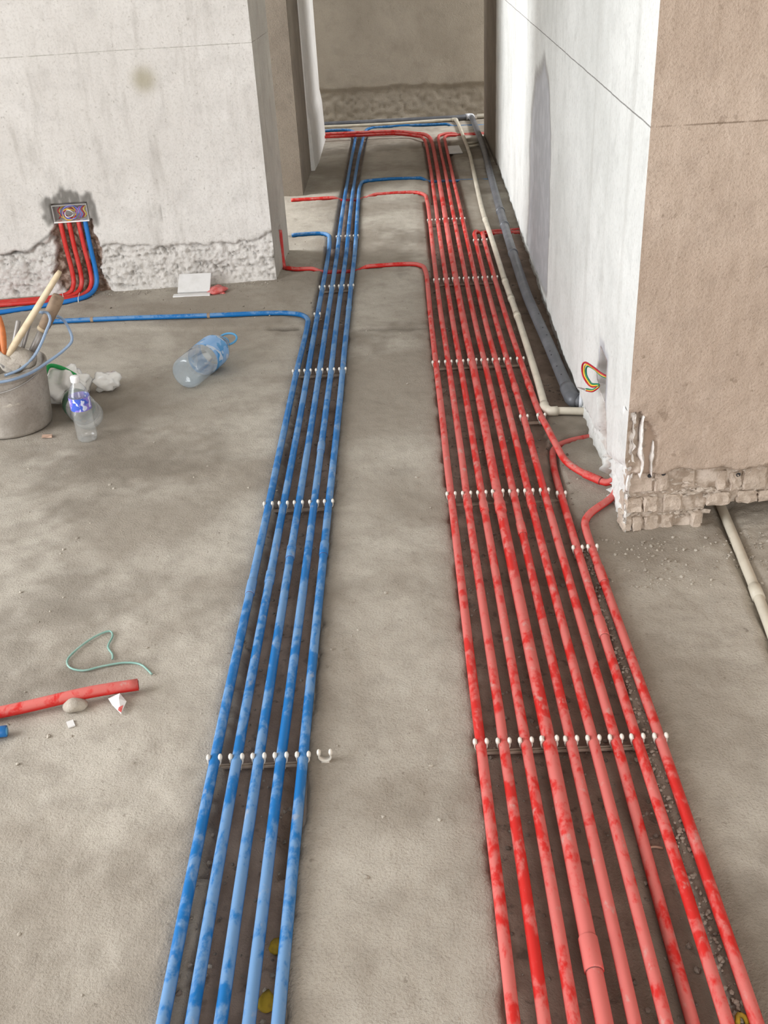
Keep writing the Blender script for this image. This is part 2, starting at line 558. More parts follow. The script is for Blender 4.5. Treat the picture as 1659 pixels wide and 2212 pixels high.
# ------------------------------------------------------------------ run centre lines (metres, x across, y ahead, z up)
RUNS = {
    'B1': [(-0.396,0.55,0.012),(-0.404,0.917,0.012),(-0.407,1.132,0.012),(-0.41,1.464,0.012),(-0.411,1.585,0.012),(-0.411,2.244,0.012),(-0.411,2.463,0.012),(-0.412,2.655,0.012),(-0.413,3.119,0.012),(-0.413,3.43,0.012),(-0.411,3.626,0.012),(-0.409,3.799,0.012),(-0.41,3.932,0.012),(-0.412,3.977,0.012),(-0.423,4.017,0.012),(-0.445,4.047,0.012),(-0.483,4.069,0.012),(-0.546,4.085,0.012),(-0.858,4.094,0.012),(-1.234,4.11,0.012),(-1.55,4.109,0.012)],
    'B2': [(-0.353,0.55,0.012),(-0.361,0.916,0.012),(-0.364,1.13,0.012),(-0.367,1.463,0.012),(-0.368,1.583,0.012),(-0.369,2.241,0.012),(-0.369,2.459,0.012),(-0.369,2.652,0.012),(-0.37,3.114,0.012),(-0.372,3.425,0.012),(-0.374,3.621,0.012),(-0.376,3.928,0.012),(-0.378,4.408,0.012),(-0.379,4.761,0.012),(-0.382,4.996,0.012),(-0.39,5.183,0.012),(-0.398,5.265,0.012),(-0.425,5.306,0.012),(-0.483,5.32,0.012),(-0.594,5.309,0.012)],
    'B3': [(-0.314,0.55,0.012),(-0.318,0.915,0.012),(-0.321,1.129,0.012),(-0.324,1.461,0.012),(-0.325,1.581,0.012),(-0.327,2.238,0.012),(-0.327,2.456,0.012),(-0.327,2.648,0.012),(-0.328,3.11,0.012),(-0.33,3.42,0.012),(-0.331,3.616,0.012),(-0.333,3.922,0.012),(-0.335,4.402,0.012),(-0.337,4.754,0.012),(-0.339,4.989,0.012),(-0.343,5.246,0.012),(-0.346,5.527,0.012),(-0.35,6.231,0.012),(-0.35,7.035,0.012),(-0.349,7.681,0.012),(-0.349,7.932,0.012),(-0.352,8.064,0.012),(-0.361,8.183,0.012),(-0.37,8.254,0.012),(-0.405,8.326,0.012),(-0.482,8.359,0.012),(-0.634,8.362,0.012)],
    'B4': [(-0.27,0.55,0.012),(-0.276,0.914,0.012),(-0.278,1.127,0.012),(-0.281,1.459,0.012),(-0.281,1.579,0.012),(-0.283,2.235,0.012),(-0.284,2.452,0.012),(-0.285,2.645,0.012),(-0.287,3.105,0.012),(-0.288,3.416,0.012),(-0.29,3.611,0.012),(-0.292,3.917,0.012),(-0.293,4.395,0.012),(-0.293,4.747,0.012),(-0.294,4.982,0.012),(-0.297,5.237,0.012),(-0.301,5.518,0.012),(-0.306,6.223,0.012),(-0.304,7.025,0.012),(-0.296,7.667,0.012),(-0.291,7.935,0.012),(-0.286,8.113,0.012),(-0.276,8.261,0.012),(-0.265,8.346,0.012),(-0.222,8.399,0.012),(0.046,8.42,0.012),(0.414,8.383,0.012),(0.685,8.353,0.012)],
    'B5': [(-0.229,0.55,0.012),(-0.233,0.913,0.012),(-0.235,1.126,0.012),(-0.238,1.457,0.012),(-0.239,1.577,0.012),(-0.242,2.232,0.012),(-0.243,2.449,0.012),(-0.243,2.641,0.012),(-0.244,3.101,0.012),(-0.246,3.411,0.012),(-0.248,3.606,0.012),(-0.249,3.911,0.012),(-0.251,4.389,0.012),(-0.251,4.74,0.012),(-0.252,4.974,0.012),(-0.255,5.23,0.012),(-0.26,5.51,0.012),(-0.269,6.154,0.012),(-0.269,6.336,0.012),(-0.264,6.436,0.012),(-0.258,6.485,0.012),(-0.236,6.512,0.012),(-0.17,6.53,0.012),(-0.066,6.539,0.012),(0.153,6.515,0.012),(0.523,6.476,0.012)],
    'R1': [(0.112,0.55,0.012),(0.111,0.904,0.012),(0.11,1.115,0.012),(0.106,1.487,0.012),(0.105,1.56,0.012),(0.1,2.12,0.012),(0.097,2.471,0.012),(0.095,2.67,0.012),(0.094,2.994,0.012),(0.09,3.459,0.012),(0.088,3.761,0.012),(0.087,3.921,0.012),(0.087,4.274,0.012),(0.087,4.438,0.012),(0.086,4.527,0.012),(0.082,4.59,0.012),(0.076,4.639,0.012),(0.063,4.67,0.012),(0.043,4.692,0.012),(0.013,4.702,0.012),(-0.074,4.704,0.012),(-0.258,4.689,0.012),(-0.389,4.699,0.012),(-0.52,4.705,0.012),(-0.561,4.727,0.012),(-0.583,4.771,0.012)],
    'R2': [(0.155,0.55,0.012),(0.155,0.903,0.012),(0.154,1.113,0.012),(0.15,1.485,0.012),(0.15,1.558,0.012),(0.143,2.118,0.012),(0.14,2.475,0.012),(0.14,2.666,0.012),(0.138,2.989,0.012),(0.135,3.454,0.012),(0.132,3.755,0.012),(0.13,3.915,0.012),(0.128,4.432,0.012),(0.129,4.991,0.012),(0.131,5.484,0.012),(0.131,5.736,0.012),(0.129,5.876,0.012),(0.127,5.966,0.012),(0.122,6.05,0.012),(0.094,6.117,0.012),(0.055,6.146,0.012),(-0.008,6.153,0.012),(-0.164,6.143,0.012),(-0.262,6.111,0.012),(-0.666,6.103,0.012)],
    'R3': [(0.198,0.55,0.012),(0.198,0.902,0.012),(0.197,1.112,0.012),(0.193,1.483,0.012),(0.192,1.556,0.012),(0.186,2.115,0.012),(0.182,2.472,0.012),(0.181,2.662,0.012),(0.18,2.985,0.012),(0.177,3.449,0.012),(0.174,3.75,0.012),(0.173,3.909,0.012),(0.171,4.425,0.012),(0.171,4.983,0.012),(0.172,5.476,0.012),(0.173,5.728,0.012),(0.175,6.299,0.012),(0.175,6.98,0.012),(0.172,7.489,0.012),(0.168,7.646,0.012),(0.163,7.75,0.012),(0.141,7.825,0.012),(0.101,7.871,0.012),(-0.028,7.918,0.012),(-0.314,7.942,0.012),(-0.615,7.951,0.012)],
    'R4': [(0.24,0.55,0.012),(0.241,0.901,0.012),(0.24,1.111,0.012),(0.238,1.481,0.012),(0.237,1.554,0.012),(0.23,2.111,0.012),(0.226,2.468,0.012),(0.225,2.658,0.012),(0.224,2.98,0.012),(0.221,3.444,0.012),(0.217,3.744,0.012),(0.216,3.903,0.012),(0.214,4.418,0.012),(0.214,4.976,0.012),(0.215,5.467,0.012),(0.216,5.72,0.012),(0.217,6.289,0.012),(0.218,6.97,0.012),(0.216,7.563,0.012),(0.211,7.723,0.012),(0.204,7.835,0.012),(0.17,7.913,0.012),(0.11,7.964,0.012),(-0.028,8.016,0.012),(-0.317,8.05,0.012),(-0.623,8.065,0.012)],
    'R5': [(0.283,0.55,0.012),(0.284,0.9,0.012),(0.283,1.109,0.012),(0.28,1.479,0.012),(0.279,1.552,0.012),(0.273,2.108,0.012),(0.27,2.465,0.012),(0.269,2.654,0.012),(0.268,2.976,0.012),(0.265,3.439,0.012),(0.261,3.739,0.012),(0.26,3.897,0.012),(0.259,4.412,0.012),(0.26,4.968,0.012),(0.261,5.458,0.012),(0.261,5.71,0.012),(0.264,6.279,0.012),(0.264,6.958,0.012),(0.263,7.603,0.012),(0.264,7.782,0.012),(0.269,7.865,0.012),(0.277,7.926,0.012),(0.306,7.969,0.012),(0.338,7.992,0.012),(0.397,8.018,0.012),(0.666,8.035,0.012)],
    'R6': [(0.329,0.55,0.012),(0.329,0.899,0.012),(0.327,1.108,0.012),(0.323,1.477,0.012),(0.322,1.55,0.012),(0.315,2.106,0.012),(0.312,2.467,0.012),(0.311,2.651,0.012),(0.31,2.971,0.012),(0.306,3.434,0.012),(0.302,3.733,0.012),(0.301,3.892,0.012),(0.301,4.405,0.012),(0.303,4.96,0.012),(0.304,5.45,0.012),(0.305,5.702,0.012),(0.305,6.269,0.012),(0.306,6.949,0.012),(0.308,7.539,0.012),(0.31,7.751,0.012),(0.312,7.832,0.012),(0.327,7.886,0.012),(0.352,7.918,0.012),(0.393,7.946,0.012),(0.456,7.97,0.012),(0.664,7.977,0.012)],
    'R7': [(0.372,0.55,0.012),(0.372,0.898,0.012),(0.371,1.106,0.012),(0.366,1.475,0.012),(0.365,1.547,0.012),(0.358,2.103,0.012),(0.355,2.466,0.012),(0.354,2.647,0.012),(0.352,2.968,0.012),(0.347,3.429,0.012),(0.344,3.728,0.012),(0.343,3.886,0.012),(0.342,4.399,0.012),(0.344,4.954,0.012),(0.346,5.105,0.012),(0.347,5.165,0.012),(0.359,5.209,0.012),(0.382,5.241,0.012),(0.413,5.261,0.012),(0.55,5.276,0.012)],
    'R8': [(0.415,0.55,0.012),(0.415,0.897,0.012),(0.413,1.105,0.012),(0.407,1.479,0.012),(0.406,1.545,0.012),(0.4,2.1,0.012),(0.402,2.475,0.012),(0.407,2.642,0.012),(0.411,2.701,0.012),(0.415,2.738,0.012),(0.42,2.765,0.012),(0.43,2.786,0.012),(0.447,2.805,0.012),(0.485,2.829,0.012),(0.555,2.852,0.012)],
    'R9': [(0.458,0.55,0.012),(0.457,0.896,0.012),(0.455,1.103,0.012),(0.451,1.481,0.012),(0.45,1.543,0.012),(0.438,2.097,0.012),(0.436,2.209,0.012),(0.436,2.262,0.012),(0.438,2.294,0.012),(0.447,2.322,0.012),(0.464,2.35,0.012),(0.484,2.373,0.012),(0.522,2.413,0.012),(0.544,2.442,0.012)],
    'R10': [(0.546,2.492,0.012),(0.529,2.495,0.012),(0.507,2.517,0.012),(0.467,2.569,0.012),(0.437,2.636,0.012),(0.425,2.734,0.012),(0.411,2.886,0.012),(0.406,2.977,0.012),(0.394,3.424,0.012),(0.389,3.722,0.012),(0.387,3.88,0.012),(0.385,4.392,0.012),(0.386,4.946,0.012),(0.387,5.123,0.012),(0.387,5.171,0.012),(0.399,5.2,0.012),(0.419,5.216,0.012),(0.446,5.223,0.012),(0.544,5.223,0.012)],
    'GRAY': [(-0.653,8.572,0.03),(-0.062,8.565,0.03),(0.453,8.57,0.03),(0.528,8.591,0.03),(0.554,8.594,0.03),(0.558,8.525,0.03),(0.561,8.269,0.03),(0.56,7.911,0.03),(0.559,7.458,0.03),(0.556,7.257,0.03),(0.543,6.769,0.03),(0.53,6.303,0.03),(0.521,5.928,0.03),(0.509,5.372,0.03),(0.501,4.889,0.03),(0.496,4.465,0.03),(0.495,4.092,0.03),(0.502,3.803,0.03),(0.51,3.529,0.03),(0.514,3.326,0.03),(0.517,3.176,0.03),(0.52,3.1,0.03),(0.523,3.058,0.03),(0.537,3.046,0.03),(0.571,3.042,0.03)],
    'WHITE': [(-0.651,8.518,0.016),(-0.062,8.502,0.016),(0.379,8.55,0.016),(0.426,8.546,0.016),(0.434,8.477,0.016),(0.445,8.124,0.016),(0.448,7.754,0.016),(0.452,7.377,0.016),(0.452,7.119,0.016),(0.445,6.797,0.016),(0.434,6.31,0.016),(0.422,5.693,0.016),(0.421,5.474,0.016),(0.424,5.049,0.016),(0.425,4.638,0.016),(0.425,4.375,0.016),(0.428,4.144,0.016),(0.431,3.911,0.016),(0.432,3.634,0.016),(0.432,3.39,0.016),(0.431,3.208,0.016),(0.429,3.067,0.016),(0.428,3.019,0.016),(0.441,2.994,0.016),(0.464,2.995,0.016),(0.58,2.978,0.016)],
    'RIGHTP': [(0.816,2.385,0),(0.811,2.317,0),(0.784,1.948,0),(0.759,1.677,0),(0.73,1.339,0)],
}


def rez(key, fn):
    RUNS[key] = [(p[0], p[1], fn(*p)) for p in RUNS[key]]


LOW = -.0095
BLUE = ['B1', 'B2', 'B3', 'B4', 'B5']
RED = ['R1', 'R2', 'R3', 'R4', 'R5', 'R6', 'R7', 'R8', 'R9', 'R10']
def dip(x, a, b, hi=.010, w=.045):
    # a crossing conduit lies on the screed and ducks under the bundle between a and b
    if a <= x <= b: return LOW
    d = min(abs(x - a), abs(x - b)) / w
    return LOW + (hi - LOW) * min(1, d)


def dense(key, x0, x1):
    # extra points along a crossing run so that the dip stays local
    out = []
    for p, q in zip(RUNS[key], RUNS[key][1:]):
        out.append(p)
        if abs(q[0] - p[0]) > .12:
            n = int(abs(q[0] - p[0]) / .022)
            out += [tuple(p[i] + (q[i] - p[i]) * k / n for i in range(3)) for k in range(1, n)]
    RUNS[key] = out + [RUNS[key][-1]]


for k_ in ('R1', 'R2', 'B5', 'B4', 'R5', 'R6'): dense(k_, 0, 0)
rez('R1', lambda x, y, z: dip(x, -.40, -.23) if y > 4.66 else z)
rez('R2', lambda x, y, z: dip(x, -.37, -.24) if y > 6.0 else z)
rez('R3', lambda x, y, z: .036 if x < -.02 else (.024 if y > 7.8 else z))
rez('R4', lambda x, y, z: .036 if x < -.02 else (.024 if y > 7.85 else z))
rez('B5', lambda x, y, z: dip(x, .15, .6) - (.004 if x > .13 else 0) if y > 6.4 else z)
rez('B4', lambda x, y, z: dip(x, .40, .7) if y > 8.3 else z)
rez('R5', lambda x, y, z: dip(x, .42, .7) if y > 7.9 else z)
rez('R6', lambda x, y, z: dip(x, .42, .7) if y > 7.9 else z)
rez('R7', lambda x, y, z: -.0085 if x > .37 else z)
rez('R8', lambda x, y, z: -.012 if y > 2.6 else (z if y < 2.4 else 0.0))
rez('R10', lambda x, y, z: -.0085 if y > 5.19 else (.021 if y < 2.9 else z))
RUNS['R1'] = RUNS['R1'][:-1] + [(-.584, 4.778, -.004), (-.591, 4.80, .035), (-.592, 4.808, .085), (-.592, 4.812, .168)]
RUNS['R9'] = RUNS['R9'][:-1] + [(.540, 2.432, .018), (.552, 2.447, .040), (.556, 2.455, .09), (.558, 2.475, .16), (.558, 2.52, .235)]
RUNS['R10'] = [(.560, 2.56, .235), (.558, 2.51, .14), (.556, 2.488, .07), (.548, 2.487, .034)] + RUNS['R10'][1:]
RUNS['R7'] = RUNS['R7'][:-1] + [(.60, 5.276, -.0085)]
RUNS['R10'] = RUNS['R10'][:-1] + [(.60, 5.222, -.0085)]
rez('GRAY', lambda x, y, z: .024)
rez('WHITE', lambda x, y, z: .0145)
PATH = {k: catmull(v) for k, v in RUNS.items()}
RAD = {k: .0102 for k in BLUE + RED}
RAD['R4'] = .0132
RAD['GRAY'] = .0205
RAD['WHITE'] = .0125
RAD['RIGHTP'] = .0125
# in the wall chase by the left box: three red and one blue, down and then left along the floor
yw = lambda x: 4.56 + .0766 * (x + .598)
CH = {}
for k, (xt, xb, yo, zz) in {'C1': (-1.517, -1.508, -.040, .012), 'C2': (-1.480, -1.472, -.062, .012), 'C3': (-1.438, -1.428, -.084, .012), 'C4': (-1.409, -1.404, -.107, .012)}.items():
    r = .06
    y0 = yw(xb) + .012
    CH[k] = [(xt, y0 + .004, .334), (xt * .6 + xb * .4, y0, .22), (xb, y0, .10), (xb - .002, y0 - .008, .055), (xb - .014, yw(xb) - .016, .026), (xb - .04, yw(xb) + yo * .7, .014),
             (xb - .10, yw(xb) + yo - .012, zz), (-1.75, yw(-1.75) + yo - (.09 if k == 'C4' else .015), zz), (-2.25, yw(-2.25) + yo - (.2 if k == 'C4' else .02), zz)]
PATH.update({k: catmull(v) for k, v in CH.items()})
RAD.update({k: .0102 for k in CH})
# scraps lying about
PATH['SCRAP_RED'] = catmull([(-.608, 1.690, .020), (-.70, 1.664, .026), (-.86, 1.624, .018), (-1.15, 1.556, .0125)])
PATH['SCRAP_BLUE'] = catmull([(-.853, 1.566, .0125), (-1.0, 1.546, .0125), (-1.2, 1.52, .0125)])

# ------------------------------------------------------------------ floor: one rough screed with the chased trenches
xs = lines((-3.6, -2.0, .20), (-2.0, -.75, .014), (-.75, .68, .009), (.68, 1.35, .014), (1.35, 3.0, .2))
ys = lines((-2.2, .55, .2), (.55, 3.2, .010), (3.2, 5.4, .013), (5.4, 8.9, .022))
FX, FY = np.meshgrid(xs, ys, indexing='ij')


def xat(key, y):
    """x of a run where it goes straight ahead, as a function of y."""
    P = [(p.y, p.x) for p in PATH[key]]
    out_y, out_x = [P[0][0]], [P[0][1]]
    for a, b in P[1:]:
        if a > out_y[-1] + 1e-4: out_y.append(a); out_x.append(b)
        else: break
    return np.interp(y, out_y, out_x)


def sel(y, spans):
    r = np.zeros_like(y)
    for lo, hi, f in spans:
        w = (y >= lo) & (y < hi)
        r[w] = f(y[w]) if callable(f) else f
    return r


far = 99
bl = sel(FY, [(-9, 1.2, lambda y: xat('B1', y) + .026), (1.2, 3.8, lambda y: xat('B1', y) + .012), (3.8, 5.1, lambda y: xat('B2', y) - .022), (5.1, 8.2, lambda y: xat('B3', y) - .03), (8.2, far, 5)])
br = sel(FY, [(-9, 6.3, lambda y: xat('B5', y) + .004), (6.3, 8.25, lambda y: xat('B4', y) + .03), (8.25, far, -5)])
rl = sel(FY, [(-9, 4.55, lambda y: xat('R1', y) - .004), (4.55, 5.95, lambda y: xat('R2', y) - .02), (5.95, 7.8, lambda y: xat('R3', y) - .02), (7.8, far, 5)])
rr = sel(FY, [(-9, 2.4, lambda y: xat('R8', y) + .018), (2.4, 3.05, lambda y: np.interp(y, [2.4, 2.7, 3.05], [.415, .40, .43])), (3.05, 5.2, .66), (5.2, 7.75, lambda y: xat('R6', y) + .035), (7.75, far, -5)])
wob = (.007 * vnoise(FX, FY, 14, 1) + .006 * vnoise(FX, FY, 45, 2) + .004 * vnoise(FX, FY, 90, 3)) * sstep(5.5, 3.0, FY)
sd = np.maximum(np.minimum(FX - bl, br - FX), np.minimum(FX - rl, rr - FX)) + wob
raw = sstep(-.007, .010, sd)
FZ = -.0165 * raw
FZ -= .022 * sstep(0, .006, np.minimum(np.minimum(FX + .266, -.236 - FX), np.minimum(FY - 1.20, (1.47 - FY) * .3)) + .003 * vnoise(FX, FY, 60, 14))   # deeper gouge beside the last blue conduit
rough = .0020 * vnoise(FX, FY, 3.1, 4) + .0022 * vnoise(FX, FY, 11, 5) + .0013 * vnoise(FX, FY, 34, 6) + .0009 * vnoise(FX, FY, 80, 7)
FZ += rough * (1 + .25 * raw)
# trowelled ridge in front of the left wall, with an open crack beside the blue bundle
line = np.interp(FX, [-3.6, -1.5, -.45, -.2, .083, .2], [4.2, 4.03, 3.925, 3.87, 3.857, 3.85]) + .006 * vnoise(FX, FY, 20, 8)
dl = FY - line
FZ += .006 * sstep(-.012, .012, dl) * sstep(.12, .05, FX)
crk = np.exp(-(dl / .010) ** 2) * (sstep(-.60, -.54, FX) * sstep(-.43, -.46, FX) + .35 * sstep(-.235, -.2, FX) * sstep(.09, .06, FX))
FZ -= .022 * crk
# loose crumbs by the right-hand pipe and brick wall
rub = sstep(.25, .0, np.abs(FX - .83)) * sstep(2.0, 2.2, FY) * sstep(2.6, 2.3, FY)
FZ += rub * .008 * np.abs(vnoise(FX, FY, 70, 9))
stain_shade = sstep(.15, .8, vnoise(FX, FY, 2.1, 10) * .6 + vnoise(FX, FY, 8, 11) * .35 + vnoise(FX, FY, 30, 12) * .2 + .1)
stain_shade = np.maximum(stain_shade, .75 * np.exp(-(np.clip(-sd, 0, 9) / (.035 + .02 * vnoise(FX, FY, 5, 13)))) * (1 - raw))   # darker margin along the trench edges
stain_shade = np.maximum(stain_shade, .8 * np.exp(-(((FX + 1.0) / .33) ** 2 + ((FY - 3.2) / .16) ** 2)))                      # soft shadow right of bucket and bottles, painted into the floor
# a bed worn or cut under every pipe that would otherwise be buried
for k, P in PATH.items():
    r = RAD.get(k, .0125)
    for p in P:
        i0, i1 = np.searchsorted(xs, p.x - .05), np.searchsorted(xs, p.x + .05)
        j0, j1 = np.searchsorted(ys, p.y - .05), np.searchsorted(ys, p.y + .05)
        if i1 <= i0 or j1 <= j0 or p.z > .08: continue
        d2 = np.hypot(FX[i0:i1, j0:j1] - p.x, FY[i0:i1, j0:j1] - p.y)
        lim = p.z - r - .0015 + np.clip((d2 - r * 1.5) / .02, 0, 1) * .06
        FZ[i0:i1, j0:j1] = np.minimum(FZ[i0:i1, j0:j1], lim)
raw_all = np.clip(raw + .0 * raw, 0, 1)
fme = grid_mesh('floor', (FX, FY, FZ), {'raw': raw_all, 'crack': np.clip(crk, 0, 1), 'stain_shade': stain_shade})
floor = tag(link('floor', fme, M['floor']), 'rough grey cement screed with two dark chased pipe trenches', kind='structure')


def ground(x, y):
    i = int(np.clip(np.searchsorted(xs, x), 1, len(xs) - 1)); j = int(np.clip(np.searchsorted(ys, y), 1, len(ys) - 1))
    return float(max(FZ[i, j], FZ[i - 1, j], FZ[i, j - 1], FZ[i - 1, j - 1]))


# ------------------------------------------------------------------ walls
H = 2.7


def slab(name, lo, hi, mat, label=None):
    g = Geo()
    g.box(((lo[0] + hi[0]) / 2, (lo[1] + hi[1]) / 2, (lo[2] + hi[2]) / 2), (hi[0] - lo[0], hi[1] - lo[1], hi[2] - lo[2]))
    o = g.build(name, mat, smooth=False)
    return tag(o, label, kind='structure')


# left wall: faces the camera, keyed band along the floor, box recess and pipe chase
U = lines((-3.02, -1.5, .10), (-1.5, 0.0, .0065))
V = lines((-.03, .47, .0065), (.47, 1.3, .02), (1.3, H, .2))
UU, VV = np.meshgrid(U, V, indexing='ij')
nz = .0012 * vnoise(UU, VV, 6, 20) + .0010 * vnoise(UU * 1.6, VV * .7, 40, 21) + .0008 * vnoise(UU, VV, 90, 22)
top = np.interp(UU, [-3.0, -1.209, -1.085, -.985, -.967, -.747, -.594, -.525, -.288, -.06, .01], [.20, .202, .21, .255, .284, .212, .207, .192, .186, .191, .228]) + .010 * vnoise(UU, UU * 0, 30, 23) + .006 * vnoise(UU, VV, 80, 24)
band = sstep(.006, -.006, VV - top)
pits = np.abs(vnoise(UU * 1.0 + VV * .5, VV * .8, 48, 25)) * .6 + np.abs(vnoise(UU, VV, 95, 26)) * .5
pits = pits * (.6 + .6 * np.abs(vnoise(UU * 2 + VV * .8, VV * .5, 24, 32)))
dep = nz - band * (.002 + .040 * pits * sstep(0, .03, VV)) - np.exp(-((VV - top) / .008) ** 2) * .010
jag = .012 * vnoise(VV, UU * 0, 28, 27) + .006 * vnoise(UU, VV, 70, 28)
lft = np.interp(VV, [0, .10, .30, .34], [-.955, -.985, -.955, -.945]) + jag
rgt = np.interp(VV, [0, .10, .30, .34], [-.755, -.772, -.776, -.785]) + jag
chase = sstep(-.006, .004, np.minimum(np.minimum(UU - lft, rgt - UU), .335 - VV))
boxr = ((UU > -.945) & (UU < -.786) & (VV > .326) & (VV < .408)).astype(float)
dep = np.where(chase > .02, dep * .6 - chase * (.030 + .012 * vnoise(UU, VV, 40, 29)), dep)
dep = np.where(boxr > 0, -.05, dep)
patch = blur(in_poly(UU + .010 * vnoise(UU, VV, 45, 30), VV + .012 * vnoise(UU * 2, VV, 40, 31), [(-.99, .40), (-.965, .445), (-.92, .43), (-.89, .475), (-.84, .47), (-.81, .45), (-.765, .44), (-.755, .36), (-.74, .30), (-.77, .31), (-.80, .325), (-.94, .325), (-.965, .31), (-.985, .33)]).astype(float), 2)
patch = np.clip(patch + .35 * vnoise(UU * 1.5, VV * .6, 60, 33) * (patch > .05), 0, 1)
pit_tint = .55 * band * sstep(.35, .8, pits)  # deeper pits of the keyed band tinted darker
scar = np.exp(-((VV - np.interp(UU, [-1.2, -1.085, -.967], [.203, .212, .284])) / .008) ** 2) * sstep(-1.25, -1.15, UU) * sstep(-.95, -.97, UU)
slit = np.exp(-((UU + .472) / .0028) ** 2) * sstep(.295, .32, VV) * sstep(.39, .36, VV)
dep -= .006 * slit
dust = np.clip(chase, 0, 1)
cem = np.clip(pit_tint * (1 - chase) + patch * (1 - chase) * (1 - boxr) + .8 * scar + boxr * .6 + .7 * slit + .35 * np.exp(-((VV - top) / .006) ** 2), 0, 1)  # also paints a shadow line along the keyed band's top edge
spot = np.exp(-(((UU + .46) ** 2 + (VV - .886) ** 2) / .050 ** 2) ** 1.6)
ca, sa = 1.253 / math.hypot(1.253, .096), .096 / math.hypot(1.253, .096)
X = -.598 + UU * ca - dep * (-sa)
Y = 4.56 + UU * sa - dep * ca
X = np.where(UU >= -1e-6, -.598, X)
wl = tag(link('wall_left', grid_mesh('wall_left', (X, Y, VV), {'cement': cem, 'brickdust': dust, 'stain_shade': spot}), M['plaster_left']), 'pale plastered wall with a rough keyed strip along the floor', kind='structure')

# its corridor side and the room behind it
U = lines((0, .49, .008)); V = lines((-.03, .5, .01), (.5, H, .05))
UU, VV = np.meshgrid(U, V, indexing='ij')
crack = np.exp(-((UU - .12 - .012 * vnoise(VV, VV * 0, 7, 41)) / .004) ** 2)
dp = .0015 * vnoise(UU, VV, 12, 40) + .001 * vnoise(UU, VV, 50, 42) - .006 * crack
ch = sstep(.03, .02, np.abs(UU - .25)) * sstep(.19, .17, VV)
dp -= .022 * ch
edge = sstep(.0, .02, UU) * sstep(.49, .47, UU)
X = -.598 + .014 * UU / .49 + dp * edge
Y = 4.56 + UU
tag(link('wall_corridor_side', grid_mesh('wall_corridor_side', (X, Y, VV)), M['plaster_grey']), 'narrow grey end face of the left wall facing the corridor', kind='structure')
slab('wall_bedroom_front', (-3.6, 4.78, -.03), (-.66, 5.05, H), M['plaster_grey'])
slab('wall_bathroom_front', (-3.6, 6.23, -.03), (-.606, 6.29, H), M['plaster_shaded'])
slab('wall_bathroom', (-3.6, 6.29, -.03), (-.605, 6.93, H), M['plaster_shaded'])
g = Geo()
pr = [(-.72, 6.90), (-.598, 6.92), (-.588, 7.2), (-.592, 8.03), (-.72, 8.03)]
n_ = len(pr)
zs = [-.03, .05, .28, .36, H]
for zi, z in enumerate(zs):
    o = .018 if zi in (0, 1) else (.012 if zi == 2 else 0)
    g.v += [(x + (o if i in (1, 2, 3) else 0), y, z) for i, (x, y) in enumerate(pr)]
for zi in range(len(zs) - 1):
    for i in range(n_):
        j = (i + 1) % n_
        g.f.append((zi * n_ + i, zi * n_ + j, (zi + 1) * n_ + j, (zi + 1) * n_ + i)); g.m.append(0)
tag(g.build('wall_pillar', M['plaster_white'], smooth=False), 'white plastered pillar edge on the left of the corridor', kind='structure')
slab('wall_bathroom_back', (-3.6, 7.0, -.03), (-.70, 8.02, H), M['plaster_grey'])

# far wall with keyed band
U = lines((-3.0, -.8, .2), (-.8, .9, .014), (.9, 3.0, .2)); V = lines((-.03, .5, .014), (.5, H, .06))
UU, VV = np.meshgrid(U, V, indexing='ij')
tp = .245 + .012 * vnoise(UU, UU * 0, 9, 50) + .006 * vnoise(UU, VV, 40, 51)
b2 = sstep(.008, -.008, VV - tp)
dp = .002 * vnoise(UU, VV, 5, 52) - b2 * (.012 + .012 * np.abs(vnoise(UU, VV, 30, 53)))
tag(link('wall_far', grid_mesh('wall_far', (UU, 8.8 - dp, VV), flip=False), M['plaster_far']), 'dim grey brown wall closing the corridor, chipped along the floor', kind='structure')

# right wall: long white side towards the corridor
L = math.hypot(.08, 4.6)
rd = (.08 / L, 4.6 / L)


def corner_rw(z): return .012 * sstep(.22, .17, z)
def corner_fr(z): return .030 * sstep(.20, .165, z)


U = lines((0, .75, .0075), (.75, L, .018)); V = lines((-.03, .45, .0075), (.45, 1.35, .02), (1.35, H, .2))
UU, VV = np.meshgrid(U, V, indexing='ij')
dp = .0010 * vnoise(UU, VV, 4, 60) + .0007 * vnoise(UU, VV, 30, 61)
low = np.interp(UU, [0, .3, .7, 1.2, 2.5, 4.6], [.20, .10, .06, .035, .05, .03]) + .014 * vnoise(UU, VV * .2, 14, 62) + .008 * vnoise(UU, VV, 45, 63)
chip = sstep(.008, -.008, VV - low)
dp -= chip * (.010 + .012 * np.abs(vnoise(UU, VV, 38, 64)))
cl = np.interp(VV, [0, .10, .23], [.20, .235, .315]) + .008 * vnoise(VV, UU * 0, 35, 65)
cr = np.interp(VV, [0, .10, .23], [.33, .40, .445]) + .014 * vnoise(VV, UU * 0, 30, 66)
chs = sstep(-.006, .006, np.minimum(np.minimum(UU - cl, cr - UU), .235 - VV))
fill = sstep(-.1, .35, vnoise(UU, VV, 22, 67)) * sstep(.03, .06, VV)
dp = np.where(chs > .02, -chs * (.044 - .022 * fill) + .006 * vnoise(UU, VV, 50, 68), dp)
bx = ((UU > .318) & (UU < .432) & (VV > .232) & (VV < .352))
dp = np.where(bx, -.046, dp)
ring = sstep(.035, .010, np.maximum(np.maximum(.318 - UU, UU - .432), np.maximum(.232 - VV, VV - .352)) + .010 * vnoise(UU, VV, 40, 69))
ring2 = ring * (~bx) * sstep(.20, .24, VV) * (UU < .5)
